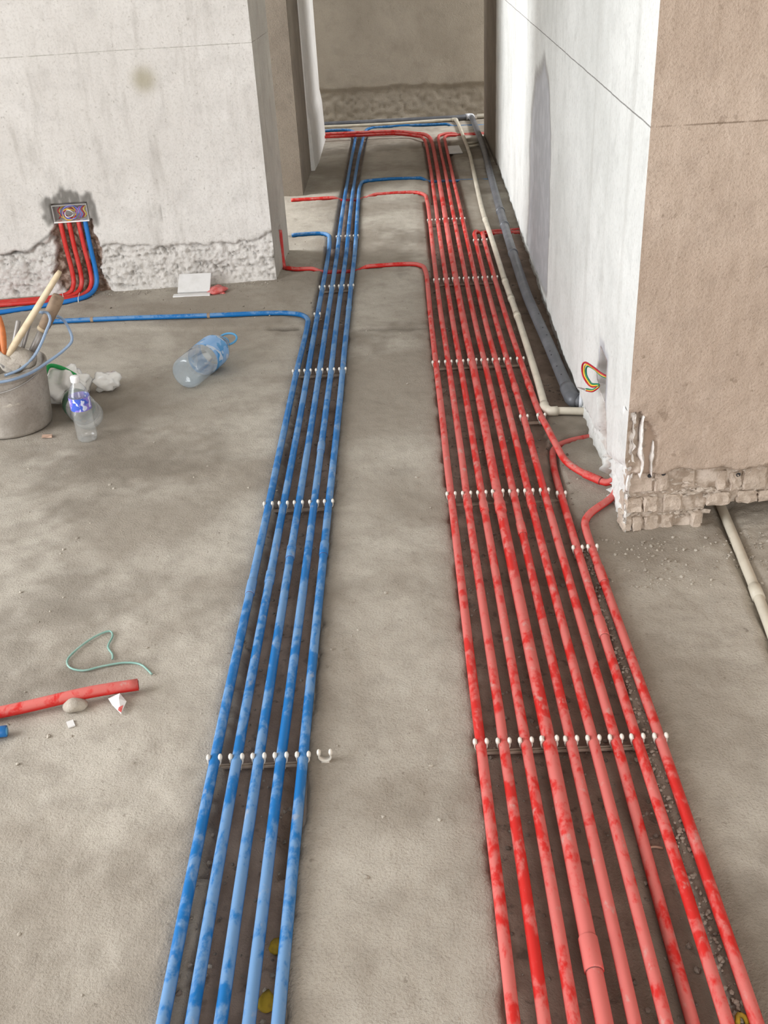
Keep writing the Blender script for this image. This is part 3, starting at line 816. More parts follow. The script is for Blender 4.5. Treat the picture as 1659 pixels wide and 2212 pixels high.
gp = blur(in_poly(UU + .05 * vnoise(UU, VV, 8, 70), VV, [(2.034, .922), (1.815, .851), (1.726, .671), (1.662, .432), (1.679, .233), (1.711, .074), (2.029, .05), (2.498, .027), (2.548, .068), (2.463, .341), (2.433, .641), (2.293, .807), (2.128, .87)]).astype(float), 1)
gd = np.zeros_like(UU)
gd[1:-1, 1:-1] = np.abs(gp[2:, 1:-1].astype(float) - gp[:-2, 1:-1]) + np.abs(gp[1:-1, 2:].astype(float) - gp[1:-1, :-2])
dp = dp - gp * .003
cem = np.clip(gp * .95 + ring2, 0, 1)
bd = np.clip(chs * (1 - .6 * fill) + bx * .4, 0, 1)
us = np.maximum(UU, corner_fr(VV))
dep_c = -corner_rw(VV) * sstep(.08, .0, UU)
dtot = np.where(UU < .08, np.minimum(dp, 0) * sstep(.0, .03, UU) + dep_c, dp)
X = .52 + us * rd[0] - dtot * rd[1]
Y = 2.25 + us * rd[1] + dtot * rd[0]
wr = tag(link('wall_right', grid_mesh('wall_right', (X, Y, VV), {'cement': cem, 'edge': np.clip(gd * .5, 0, .5), 'brickdust': bd}, flip=False), M['plaster_right']), 'long white plastered wall on the right of the corridor with a grey patch', kind='structure')
slab('wall_corridor_right', (.602, 6.85, -.03), (.80, 7.86, H), M['plaster_shaded'])

# right wall: tan end facing the camera, plaster hacked off along the floor
U = lines((0, .62, .0065), (.62, 2.4, .06)); V = lines((-.03, .40, .0065), (.40, 1.35, .02), (1.35, H, .2))
UU, VV = np.meshgrid(U, V, indexing='ij')
dp = .0012 * vnoise(UU, VV, 9, 80) + .0012 * vnoise(UU, VV, 45, 81) + .0008 * vnoise(UU, VV, 110, 82)
lo = .178 + .008 * vnoise(UU, UU * 0, 22, 83) + .007 * vnoise(UU, VV, 60, 84) - .012 * sstep(.22, .3, UU)
off = sstep(.005, -.005, VV - lo)
dp -= off * (.030 + .004 * vnoise(UU, VV, 60, 85))
# broken corner above the bricks
ck = in_poly(UU + .006 * vnoise(UU, VV, 60, 86), VV + .006 * vnoise(UU, VV, 60, 87), [(-.01, .345), (.03, .34), (.045, .30), (.042, .17), (-.01, .17)])
sm = in_poly(UU + .004 * vnoise(UU, VV, 60, 88), VV, [(.046, .32), (.062, .30), (.074, .27), (.076, .22), (.064, .17), (.042, .165)])
dp = np.where(ck, -.014 + .010 * vnoise(UU, VV, 55, 89), dp)
dp = np.where(sm, -.010, dp)
hole = in_poly(UU, VV + .008 * vnoise(UU, VV, 40, 90), [(.222, -.05), (.222, .052), (.26, .062), (.30, .058), (.34, .085), (.50, .09), (.60, -.05)])
dp = np.where(hole, -.20, dp)
fade = sstep(0, .012, UU)
us = np.maximum(UU, corner_rw(VV) * 1.0)
dtot = np.where(UU < .012, -corner_fr(VV) * (1 - fade) + dp * fade, dp)
X = .52 + us
Y = 2.25 + .04 * us - dtot
wf = tag(link('wall_front', grid_mesh('wall_front', (X, Y, VV), {'raw': np.clip(off + ck, 0, 1), 'smooth': sm.astype(float)}), M['plaster_tan']), 'tan plastered wall end facing the room, bricks bared along the floor', kind='structure')


def brick(c, s, seed, holes=(), rot=0.0, mat='brick'):
    bm = bmesh.new()
    bmesh.ops.create_cube(bm, size=1)
    bmesh.ops.scale(bm, vec=s, verts=bm.verts)
    bmesh.ops.bevel(bm, geom=list(bm.edges), offset=.0045, segments=1, affect='EDGES')
    bmesh.ops.subdivide_edges(bm, edges=[e for e in bm.edges if e.calc_length() > .02], cuts=2, use_grid_fill=True)
    r = random.Random(seed)
    for v in bm.verts:
        v.co += Vector((r.uniform(-1, 1), r.uniform(-1, 1), r.uniform(-1, 1))) * .0028
    me = bpy.data.meshes.new('brick')
    nf = len(bm.faces)
    for hx, hz, hr in holes:
        vs = [bm.verts.new((hx + hr * math.cos(a), -s[1] / 2 - .0022, hz + hr * math.sin(a))) for a in [k * math.pi / 6 for k in range(12)]]
        vi = [bm.verts.new((v.co.x * .55 + hx * .45, -s[1] / 2 - .0015, v.co.z * .55 + hz * .45)) for v in vs]
        for k in range(12): bm.faces.new((vs[k], vs[(k + 1) % 12], vi[(k + 1) % 12], vi[k]))
        bm.faces.new(vi)
    bm.to_mesh(me); bm.free()
    me.materials.append(M[mat]); me.materials.append(M['mark'])  # black discs painted for the shade inside the brick holes
    for i in range(nf, len(me.polygons)): me.polygons[i].material_index = 1
    o = bpy.data.objects.new('brick', me)
    COL.objects.link(o)
    o.parent = wf
    o.location = c
    o.rotation_euler = (0, rot, math.radians(2.3))
    return o


def fy(u, d=.0): return 2.25 + .04 * u + d


# (u from, u to, z from, z to, proud, holes)
BR = [(.018, .082, .108, .166, .010, [(.020, .020, .006)]), (.086, .118, .108, .172, .012, [(.002, .022, .006)]), (.121, .142, .112, .150, .004, []), (.146, .190, .112, .168, .005, []),
      (.196, .238, .112, .170, -.002, [(-.005, -.004, .006)]), (.242, .268, .104, .156, .013, []), (.276, .306, .098, .150, .012, [(.004, .022, .006)]), (.310, .372, .098, .158, .010, []), (.378, .47, .098, .160, .008, []),
      (.012, .058, .050, .094, .013, []), (.060, .098, .050, .095, .015, []), (.111, .160, .048, .098, .012, []), (.225, .282, .058, .094, .016, []), (.300, .352, .060, .092, .012, []), (.356, .45, .062, .092, .010, []),
      (.010, .034, -.004, .040, .015, []), (.036, .062, -.004, .040, .017, []), (.065, .105, -.006, .038, .013, []), (.110, .142, -.006, .036, .010, []), (.188, .214, -.004, .044, .022, [])]
for i, (u0, u1, z0, z1, pr, hl) in enumerate(BR):
    w, hgt = u1 - u0, z1 - z0
    brick((.52 + (u0 + u1) / 2, fy((u0 + u1) / 2, .034 - pr + .03), (z0 + z1) / 2), (w, .06, hgt), i, hl, random.uniform(-.03, .03))
# mortar smears and lumps stuck to the bared bricks: part of the wall
g = Geo()
for k in range(260):
    u = random.choice([random.uniform(.12, .25), random.uniform(.01, .5), random.uniform(.01, .5)])
    z = random.choice([.102, .044, .175, random.uniform(.03, .17)]) + random.uniform(-.007, .007)
    if u > .23 and z < .07: continue
    s = random.uniform(.002, .0075)
    g.blob((.52 + u, fy(u, .030), z), (s * random.uniform(1, 2.6), s * 1.1, s * random.uniform(.5, 1)), 1, .5, 4, k)
tag(g.build('mortar_lumps', M['mortar'], wf, smooth=False), kind='stuff')
# ragged white plaster left clinging to the corner, from the hacked edge down to the floor
zs_ = np.linspace(-.004, .345, 70); ts_ = np.linspace(0, 1, 15)
ZZ, TT = np.meshgrid(zs_, ts_, indexing='ij')
wid = np.interp(ZZ, [0, .03, .12, .20, .30, .345], [.020, .014, .012, .016, .006, .004]) + .006 * vnoise(ZZ, ZZ * 0, 60, 91)
in_ = np.interp(ZZ, [0, .18, .22, .345], [.052, .036, .020, .008])
xx = np.where(TT < .5, .533 - .004, .533 + wid * (TT - .5) * 2)
yy = np.where(TT < .5, 2.262 + .05 * (1 - TT * 2), 2.262 + .006 * (TT - .5))
nn_ = .006 * vnoise(ZZ, TT * .06, 55, 92) + .004 * vnoise(ZZ, TT * .06, 120, 93)
lowt = np.interp(ZZ, [0, .17, .2, .345], [.012, .010, 0, -.008])
xx = xx + lowt * (TT < .5) + nn_ * .6; yy = yy + lowt * (TT >= .5) * 1.0 + nn_
me = grid_mesh('plaster_edge', (xx, yy, ZZ))
link('plaster_edge', me, M['white_mortar'], wf)
for (ua, ub, za, zb, d0, sd_) in ((.034, .049, .165, .335, .005, 94), (.067, .081, .168, .265, .004, 96)):
    zs_ = np.linspace(za, zb, 40); ZZ, TT = np.meshgrid(zs_, np.linspace(0, 1, 6), indexing='ij')
    k_ = np.sin((ZZ - za) / (zb - za) * math.pi) ** .5
    uu = (ua + ub) / 2 + (TT - .5) * (ub - ua) * (k_ * .9 + .1) * (1 + .5 * vnoise(ZZ, ZZ * 0, 50, sd_)) + .005 * vnoise(ZZ, ZZ * 0, 25, sd_ + 1) - .010 * (ZZ - za) / (zb - za) * (ua > .05)
    me = grid_mesh('plaster_edge', (.52 + uu, fy(uu, -d0) + .022 * (2 * np.abs(TT - .5)) ** 2 + .004 * vnoise(ZZ, TT, 80, sd_), ZZ))
    link('plaster_edge', me, M['white_mortar'], wf)

# shell of the rooms (behind the camera and beside the corridor)
slab('wall_right_room', (2.85, -2.3, -.03), (3.0, 2.35, H), M['plaster_tan'])
slab('wall_rear_left', (-3.6, -2.3, -.03), (.2, -2.15, H), M['plaster_left'])
slab('wall_rear_right', (2.5, -2.3, -.03), (3.0, -2.15, H), M['plaster_left'])
slab('wall_rear_sill', (.2, -2.3, -.03), (2.5, -2.15, .4), M['plaster_left'])
slab('wall_rear_head', (.2, -2.3, 2.5), (2.5, -2.15, H), M['plaster_left'])
slab('wall_balcony_rear', (-3.7, -2.3, -.03), (-3.55, -1.0, H), M['plaster_left'])
slab('wall_balcony_front', (-3.7, 2.8, -.03), (-3.55, 5.0, H), M['plaster_left'])
slab('wall_balcony_sill', (-3.7, -1.0, -.03), (-3.55, 2.8, .2), M['plaster_left'])
slab('wall_balcony_head', (-3.7, -1.0, 2.5), (-3.55, 2.8, H), M['plaster_left'])
slab('wall_bedroom_end', (-3.6, 5.0, -.03), (-3.45, 6.3, .65), M['plaster_grey'])
slab('wall_bathroom_end', (-2.75, 7.9, -.03), (-2.6, 8.9, .75), M['plaster_grey'])
slab('wall_kitchen_end', (2.55, 2.3, -.03), (2.7, 8.1, H), M['plaster_grey'])
slab('wall_kitchen_near', (.82, 7.4, -.03), (2.6, 7.55, H), M['plaster_grey'])
slab('ceiling', (-3.75, -2.35, H), (3.05, 8.95, H + .12), M['ceiling'])

# ------------------------------------------------------------------ conduits
def arc_at(path, y):
    best = min(range(len(path)), key=lambda i: abs(path[i].y - y))
    return best


def conduit(key, mat, label, group, cat='conduit', couplings=(), r=None, open_end=False):
    r = r or RAD[key]
    P = PATH[key]
    g = Geo()
    g.tube(P, r, 14)
    o = g.build('conduit', mat)
    tag(o, label, cat, group)
    o['length'] = 1
    for (x, y, ln) in couplings:
        i = min(range(len(P)), key=lambda k: (P[k].x - x) ** 2 + (P[k].y - y) ** 2)
        d = (P[min(i + 1, len(P) - 1)] - P[max(i - 1, 0)]).normalized()
        c = P[i]
        q = Geo()
        R = r * 1.17
        q.tube([c - d * ln / 2, c - d * (ln / 2 - .0005), c - d * (ln / 2 - .003), c + d * (ln / 2 - .003), c + d * (ln / 2 - .0005), c + d * ln / 2], [r * .9, R * .96, R, R, R * .96, r * .9], 16, False)
        cp = q.build('coupling', mat, o)
        if ln >= .06:
            q = Geo(); q.tube([c - d * (ln / 2 + .0012), c - d * (ln / 2 - .0012)], r * 1.035, 16, False)
            tag(q.build('seam', M['seam'], cp), 'dark joint line')
    return o


gb, gr = 'blue conduits of the floor bundle', 'red conduits of the floor bundle'
LB = {'B1': 'blue conduit, leftmost of the floor bundle, turning left in front of the left wall',
      'B2': 'blue conduit, second from left in the bundle, turning left into first doorway',
      'B3': 'blue conduit, middle of the five, turning left at the corridor end',
      'B4': 'blue conduit, fourth from left in the bundle, turning right at the corridor end',
      'B5': 'blue conduit, rightmost of the five, turning right half way up the corridor'}
LR = {'R1': 'red conduit, leftmost of the bundle, crossing left to climb the corridor wall',
      'R2': 'red conduit, second from left, crossing left under the blue ones into first doorway',
      'R3': 'red conduit, third from left, crossing left over the blue ones at corridor end',
      'R4': 'thicker red conduit, fourth from left in the red bundle',
      'R5': 'red conduit, fifth from left, turning right at the corridor end',
      'R6': 'red conduit, sixth from left, turning right beneath the drain at corridor end',
      'R7': 'red conduit, seventh from left, turning right into the white wall mid corridor',
      'R8': 'red conduit, eighth from left in front, ducking under another into the right wall',
      'R9': 'red conduit, rightmost in front, bending in an S into the brick corner',
      'R10': 'red conduit beside the off-white pipe, sweeping right into the wall corner'}
CPB = {'B1': [(-.411, 2.05, .06)], 'B3': [(-.327, 2.20, .06)], 'B4': [(-.284, 2.80, .06)], 'B5': [(-.242, 2.22, .06), (-.251, 4.1, .05)], 'B2': [(-.369, 2.10, .05)]}
CPR = {'R2': [(.14, 2.43, .05)], 'R3': [(.182, 2.41, .05)], 'R4': [(.226, 2.40, .05), (.24, 1.02, .06)], 'R5': [(.27, 2.28, .06)], 'R6': [(.312, 2.41, .05)], 'R7': [(.353, 2.80, .06), (.349, 3.2, .05)], 'R8': [(.402, 1.85, .07)], 'R9': [(.44, 2.06, .07)], 'R10': [(.395, 3.22, .07), (.50, 2.525, .06)]}
for k in BLUE: conduit(k, M['blue'], LB[k], gb, couplings=CPB.get(k, ()))
b1_ = [o for o in COL.objects if o.get('label') == LB['B1']][0]
for x in (-.83, -1.33):                                 # brown nail straps holding the run that goes left
    i = min(range(len(PATH['B1'])), key=lambda k: (PATH['B1'][k] - Vector((x, 4.1, .012))).length)
    d = (PATH['B1'][i + 1] - PATH['B1'][i - 1]).normalized()
    g = Geo(); g.tube([PATH['B1'][i] - d * .006, PATH['B1'][i] + d * .006], RAD['B1'] * 1.10, 14, False)
    g.blob(PATH['B1'][i] + Vector((0, .014, -.006)), (.007, .005, .006), 1, .2, 2, 5)
    tag(g.build('strap', M['old_wood'], b1_), 'small brown strap')
for k in RED: conduit(k, M['red'], LR[k], gr, couplings=CPR.get(k, ()))
LC = {'C1': 'red conduit in the left wall chase, nearest the bucket side', 'C2': 'red conduit in the left wall chase, middle of the three red',
      'C3': 'red conduit in the left wall chase, touching the blue one', 'C4': 'blue conduit in the left wall chase, at its right edge'}
for k in CH: conduit(k, M['blue_clean'] if k == 'C4' else M['red_clean'], LC[k], 'conduits in the wall chase')

# grey drain and off-white water pipe along the right wall
g = Geo(); g.tube(PATH['GRAY'], RAD['GRAY'], 18)
drain = tag(g.build('drain_pipe', M['grey_pvc']), 'dark grey drain pipe running along the foot of the white right wall', 'pipe')
P = PATH['GRAY']
g = Geo()
el = [p for p in P if p.x > .516 and p.y < 3.16 and p.x < .545]
g.tube(el, RAD['GRAY'] * 1.22, 18); g.build('elbow', M['grey_pvc'], drain)
g = Geo(); g.tube([(.5405, 3.045, .024), (.552, 3.043, .024)], RAD['GRAY'] * 1.30, 18)
tag(g.build('collar', M['grey_light'], drain), 'pale grey collar')
g = Geo()
el = [p for p in P if p.x > .50 and p.y > 8.54]
g.tube(el, RAD['GRAY'] * 1.2, 14); g.build('elbow', M['grey_light'], drain)
for yy in (4.75, 5.25, 5.55):
    i = arc_at(P, yy); d = (P[i + 1] - P[i - 1]).normalized()
    g = Geo(); g.tube([P[i] - d * .018, P[i] + d * .018], RAD['GRAY'] * 1.14, 16); g.build('coupling', M['grey_pvc'], drain)
for k, yy in enumerate((3.22, 3.42, 3.45, 3.6, 3.68, 3.3, 3.85)):
    i = arc_at(P, yy)
    g = Geo(); a = random.uniform(-.9, .3)
    g.blob(P[i] + Vector((math.sin(a), 0, math.cos(a))) * RAD['GRAY'] * .93, (.004, .006, .0025), 1, .3, 3, k)
    tag(g.build('smudge', M['mark'], drain), 'black smudge')

P = PATH['WHITE']
g = Geo(); g.tube(P, RAD['WHITE'], 16)
wp = tag(g.build('water_pipe', M['white_pvc']), 'off-white plastic pipe between the red bundle and the grey drain', 'pipe')
g = Geo(); g.tube([p for p in P if 2.985 < p.y < 3.06 and p.x < .475], RAD['WHITE'] * 1.25, 16); g.build('elbow', M['white_pvc'], wp)
for yy in (5.43, 4.36, 3.92, 4.13):
    i = arc_at(P, yy); d = (P[i + 1] - P[i - 1]).normalized()
    g = Geo(); g.tube([P[i] - d * .02, P[i] + d * .02], RAD['WHITE'] * 1.16, 16); g.build('coupling', M['white_pvc'], wp)
i = arc_at(P, 7.45)
for zo, yo in ((0, .03), (0, -.09)):
    g = Geo(); g.tube([(P[i].x + .006, 7.5 + yo, .016), (.535, 7.53 + yo, .016)], .009, 10); g.build('branch', M['white_pvc'], wp)
g = Geo(); g.tube([p for p in P if p.y > 8.45 and p.x > .39], RAD['WHITE'] * 1.25, 14); g.build('elbow', M['white_pvc'], wp)
g = Geo(); g.tube([(.605, 8.62, .020), (1.4, 8.62, .020)], .018, 12); tag(g.build('water_pipe', M['white_pvc']), 'short off-white pipe at the corridor end, right of the drain elbow', 'pipe')

g = Geo(); g.tube(PATH['RIGHTP'], RAD['RIGHTP'], 16)
sp = tag(g.build('water_pipe', M['white_pvc']), 'off-white pipe coming out from the hole under the brick wall', 'pipe')
a, b = Vector(PATH['RIGHTP'][0]), Vector(PATH['RIGHTP'][-1])
d = (b - a).normalized()
c = Vector((.784, 1.948, 0))
g = Geo(); g.tube([c - d * .05, c - d * .048, c + d * .0], [.0127, .0150, .0152], 18, True); g.build('coupling', M['white_pvc'], sp)

# ------------------------------------------------------------------ saddle clips in rows
def clip_mesh(r):
    g = Geo()
    w, ri, ro = .011, r * 1.03, r * 1.30
    A = [math.radians(a) for a in range(-228, 49, 18)]
    vs, fs = [], []
    for a in A:
        for (rr_, yy) in ((ri, -w / 2), (ro, -w / 2), (ro, w / 2), (ri, w / 2)):
            vs.append((rr_ * math.cos(a), yy, rr_ * math.sin(a)))
    for i in range(len(A) - 1):
        for k in range(4):
            k2 = (k + 1) % 4
            fs.append((i * 4 + k, i * 4 + k2, (i + 1) * 4 + k2, (i + 1) * 4 + k))
    g.add(vs, fs)
    for s in (-1, 1):                                   # rounded jaws standing up on both sides
        g.blob((s * r * 1.12, 0, r * .72), (.0044, .0070, .0072), 2, 0, 1, 1)
    g.box((0, 0, -r - .007), (r * 1.5, w, .013))
    return g.mesh('clip')


CLIP = {}
def clip_row(name_runs, y, label, spare=0, slope=0.0):
    pts = []
    for k in name_runs:
        P = PATH[k]
        i = min(range(len(P)), key=lambda q: abs(P[q].y - (y + slope * P[q].x)) + (5 if P[q].z > .03 else 0))
        # exact crossing
        a, b = P[max(i - 1, 0)], P[min(i + 1, len(P) - 1)]
        yy = y + slope * P[i].x
        t = (yy - a.y) / ((b.y - a.y) or 1)
        pts.append((a.lerp(b, t), (b - a).normalized(), RAD[k]))
    for s in range(spare):
        p, d, r = pts[-1]
        pts.append((p + Vector((.042, .004, .0)), d, r))
    c0 = pts[0][0]
    root = empty('clip_row', (c0.x, c0.y, ground(c0.x, c0.y)), label, 'pipe clips', 'rows of pipe clips')
    g = Geo()
    a, b = pts[0][0], pts[-1][0]
    zr = min(p[0].z - p[2] for p in pts) - .004
    for i in range(len(pts) - 1):
        p, q = pts[i][0], pts[i + 1][0]
        for s in (-1, 1):
            m = (p + q) / 2
            m.z = zr - .003; m.y += s * .0035
            g.box(m, ((q - p).length * 1.0, .0022, .005), Matrix.Rotation(math.atan2(q.y - p.y, q.x - p.x), 3, 'Z'))
        m = (p + q) / 2; m.z = zr - .005
        g.box(m, ((q - p).length, .006, .003), Matrix.Rotation(math.atan2(q.y - p.y, q.x - p.x), 3, 'Z'))
    if len(pts) == 1: g.box((c0.x, c0.y, zr - .004), (.034, .008, .004))
    g.build('rail', M['rail'], root, smooth=False)
    for p, d, r in pts:
        if r not in CLIP:
            CLIP[r] = clip_mesh(r); CLIP[r].materials.append(M['clip'])
            CLIP[r].polygons.foreach_set('use_smooth', [True] * len(CLIP[r].polygons))
        o = bpy.data.objects.new('clip', CLIP[r])
        COL.objects.link(o)
        o.parent = root
        o.matrix_parent_inverse = Matrix.Translation(-Vector(root.location))
        o.location = p
        o.rotation_euler = (0, 0, math.atan2(d.y, d.x) - math.pi / 2)
    return root


clip_row(BLUE, 1.463, 'row of white clips on the blue bundle, nearest, with one empty clip', spare=1)
clip_row(BLUE, 2.455, 'row of five white clips on the blue bundle, second from the front')
clip_row(BLUE, 3.42, 'row of five white clips on the blue bundle, just before the left bend')
clip_row(['B2', 'B3', 'B4', 'B5'], 4.39, 'row of four white clips on the blue bundle at the corridor mouth')
clip_row(['B2'], 4.03, 'single white clip on the blue conduit beside the left bend')
clip_row(['B3', 'B4', 'B5'], 5.21, 'row of three clips on the blue bundle inside the corridor')
clip_row(RED[:9], 1.483, 'row of nine white clips on the red bundle, nearest')
clip_row(RED[:8], 2.470, 'row of eight white clips on the red bundle, second from the front')
clip_row(['R8', 'R9'], 2.17, 'pair of white clips on two right red conduits by the brick corner', spare=0)
clip_row(['R7', 'R10'], 2.955, 'pair of white clips near the off-white pipe elbow')
clip_row(RED[:7] + ['R10'], 3.445, 'row of eight white clips on the red bundle, third from the front')
clip_row(RED[1:7] + ['R10'], 4.415, 'row of seven white clips on the red bundle at the corridor mouth')
clip_row(RED[1:6], 5.45, 'row of five clips on the red bundle inside the corridor')
clip_row(['R7', 'R10'], 5.02, 'pair of clips just before two red conduits turn into the white wall')

# cable ties on the four conduits from the left box
for k, (x, dy) in enumerate([(-1.47, .0), (-1.62, .0), (-1.55, .03)]):
    g = Geo()
    y0, y1 = yw(x) - .125, yw(x) - .04
    if k == 2: y0, y1 = yw(x) - .075, yw(x) - .03
    g.tube(catmull([(x - .012, y1 + .008, .012), (x - .008, y1, .0235), (x, (y0 + y1) / 2, .0245), (x + .008, y0, .0235), (x + .010, y0 - .012, .010)], .01), .0016, 6)
    tag(g.build('cable_tie', M['tie']), ['white cable tie around wall chase conduits, right at their bend', 'white cable tie around wall chase conduits, nearest the hammer', 'short white cable tie on the two rear red conduits'][k], 'cable tie', 'cable ties by the left wall')

# ------------------------------------------------------------------ junction boxes and their wires
def wall_pt(u, z, d=0.0):      # on the left wall; d is the distance in front of it
    return Vector((-.598 + u * ca + d * sa, 4.56 + u * sa - d * ca, z))


def rw_pt(u, z, d=0.0):        # on the right wall
    return Vector((.52 + u * rd[0] - d * rd[1], 2.25 + u * rd[1] + d * rd[0], z))


def open_box(fn, u0, u1, z0, z1, depth, lip, th, name, mats, label):
    root = empty('junction_box', fn((u0 + u1) / 2, z0, 0), label, 'junction box')
    g = Geo()
    def quadbox(ua, ub, za, zb, da, db):
        vs = [fn(u, z, d) for u in (ua, ub) for z in (za, zb) for d in (da, db)]
        g.add(vs, [(0, 1, 3, 2), (4, 6, 7, 5), (0, 4, 5, 1), (2, 3, 7, 6), (0, 2, 6, 4), (1, 5, 7, 3)])
    quadbox(u0, u1, z0, z1, -depth, -depth + th)
    g.build('back_plate', mats[0], root, smooth=False)
    for nm, a in (('bottom_side', (u0, u1, z0, z0 + th)), ('top_side', (u0, u1, z1 - th, z1)), ('end_side', (u0, u0 + th, z0, z1)), ('end_side', (u1 - th, u1, z0, z1))):
        g = Geo()
        quadbox(*a, -depth, lip if nm == 'bottom_side' else 0)
        g.build(nm, mats[1] if nm == 'bottom_side' else mats[0], root, smooth=False)
    return root


open_box(wall_pt, -.942, -.789, .329, .405, .046, .004, .005, 'box', (M['box_clear'], M['tie']), 'shallow white junction box set in dark cement in the left wall')
bun = empty('wire_coil', wall_pt(-.87, .36, -.02), 'coiled red, blue, yellow and purple wires inside the left junction box', 'wires')
for k, (cu, cz, r, mt, tl) in enumerate([(-.875, .370, .034, 'w_blue', .1), (-.880, .368, .032, 'w_yellow', .2), (-.870, .366, .027, 'w_purple', -.2), (-.868, .364, .022, 'w_red', .1), (-.866, .369, .030, 'w_blue', -.3), (-.874, .362, .025, 'w_yellow', .4), (-.872, .366, .016, 'w_white', 0)]):
    g = Geo()
    pts = [wall_pt(cu + r * 1.12 * math.cos(a) , cz + r * math.sin(a) * .95, -.016 + .004 * k - .012 + .008 * math.sin(a * 2 + k)) for a in [i * 2 * math.pi / 24 + tl for i in range(23)]]
    g.tube(pts, .0022, 6); g.build('wire', M[mt], bun)
for k, (u, mt) in enumerate([(-.812, 'w_red'), (-.803, 'w_yellow'), (-.820, 'w_blue'), (-.827, 'w_purple'), (-.915, 'w_red')]):
    g = Geo(); g.tube(catmull([wall_pt(u - .01, .340, -.03), wall_pt(u + .004, .36, -.012), wall_pt(u - .004, .38, -.008), wall_pt(u + .006, .392, -.02)], .008), .0022, 6); g.build('wire', M[mt], bun)

open_box(rw_pt, .318, .432, .232, .352, .042, .001, .003, 'box', (M['box_clear'], M['tie']), 'clear plastic junction box let into the white wall near the brick corner')
bun = empty('wire_loop', rw_pt(.40, .27, .01), 'looped red, yellow and green wires hanging from the right junction box', 'wires')
for k, (mt, o) in enumerate([('w_red', 0), ('w_yellow', .0042), ('w_green', .0084)]):
    s = .92 - .10 * k
    pts = [rw_pt(.335 + o, .292 - o * .8, -.03), rw_pt(.35 + o, .300 - o, .002), rw_pt(.385 + o, .308 - o * 1.2, .026 * s), rw_pt(.43, .305 - o * 1.4, .044 * s), rw_pt(.452 - o, .285 - o * .6, .048 * s), rw_pt(.45 - o, .262, .046 * s), rw_pt(.42, .247 + o * .5, .036 * s),
           rw_pt(.385, .25 + o, .024), rw_pt(.36, .262 + o * .5, .010), rw_pt(.372, .243 + o * .5, .022), rw_pt(.41, .228 + o * .6, .036)]
    g = Geo(); g.tube(catmull(pts, .008), .0027, 8); g.build('wire', M[mt], bun)
g = Geo(); g.tube(catmull([rw_pt(.408, .231, .036), rw_pt(.44, .222, .044), rw_pt(.47, .213, .052)], .01), [.0032, .0026, .001], 8)
tag(g.build('bare_end', M['steel'], bun), 'bare grey wire end')

# ------------------------------------------------------------------ bucket and tools
bc = Vector((-1.335, 3.10, 0)); bc.z = ground(bc.x, bc.y)
bk = empty('bucket', bc, 'cement-smeared grey plastic bucket full of tools at left edge', 'bucket')
g = Geo()
g.lathe([(0, 0), (.112, 0), (.120, .004), (.123, .014), (.1385, .190), (.1385, .196), (.144, .198), (.145, .214), (.140, .217), (.137, .214), (.133, .190), (.118, .014), (0, .012)], bc, sides=40)
g.build('body', M['bucket'], bk)
g = Geo(); g.tube(catmull([bc + Vector((.145 * math.cos(a), .145 * math.sin(a), .20 - .03 * math.sin((a - 3.4) / 2.5 * math.pi))) for a in [3.4 + i * .31 for i in range(9)]], .02), .0025, 8)
g.build('wire_handle', M['steel'], bk)
g = Geo(); g.blob(bc + Vector((0, 0, .12)), (.124, .124, .052), 3, .10, 4, 3)
tag(g.build('cement_dregs', M['rag'], bk), 'grey dried cement inside')

# hammer: pale handle standing out of the bucket
hd0, hd1 = Vector((-1.275, 3.06, .275)), Vector((-1.086, 3.13, .505))
ham = empty('hammer', hd0, 'hammer with long pale wooden handle sticking up from the bucket', 'hammer')
d = (hd1 - hd0).normalized()
g = Geo(); g.tube([hd0 - d * .02, hd0, hd0.lerp(hd1, .3), hd0.lerp(hd1, .7), hd0.lerp(hd1, .95), hd1], [.010, .0112, .0112, .010, .0092, .007], 14); g.build('handle', M['wood'], ham)
g = Geo(); side = d.cross(Vector((0, 1, 0))).normalized()
g.box(hd0 - d * .03, (.10, .032, .032), Matrix((side, Vector((0, 1, 0)), d)).transposed()); g.build('head', M['rag'], ham, bevel=.004)
# second tool: dark worn handle behind it
c0, c1 = Vector((-1.245, 3.14, .23)), Vector((-1.118, 3.16, .415))
ch_ = empty('chisel', c0, 'short thick tool with worn brown handle beside the hammer', 'chisel')
d = (c1 - c0).normalized()
g = Geo(); g.tube([c0.lerp(c1, .45), c0.lerp(c1, .5), c0.lerp(c1, .9), c1], [.014, .0185, .0205, .0185], 14); g.build('handle', M['old_wood'], ch_)
g = Geo(); g.tube([c0 - d * .05, c0.lerp(c1, .46)], [.010, .0135], 10); g.build('blade', M['steel'], ch_)
g = Geo(); g.tube([c0.lerp(c1, .42), c0.lerp(c1, .47)], .0185, 12); g.build('ferrule', M['wood'], ch_)
# orange-handled pliers at the left edge
p0 = Vector((-1.300, 3.05, .275))
pl = empty('pliers', p0, 'pliers with orange grips at the left edge of the bucket', 'pliers')
for s in (-1, 1):
    g = Geo(); g.tube(catmull([p0 + Vector((s * .006, 0, -.01)), p0 + Vector((s * .011 - .002, .01, .03)), p0 + Vector((s * .013 - .002, .02, .075)), p0 + Vector((s * .009 - .001, .03, .110))], .015), [.007, .0105, .0115, .010, .007], 10)
    g.build('grip', M['orange'], pl)
g = Geo(); g.blob(p0 + Vector((0, -.005, -.028)), (.014, .008, .026), 2, .1, 2, 4); g.build('jaws', M['steel'], pl)
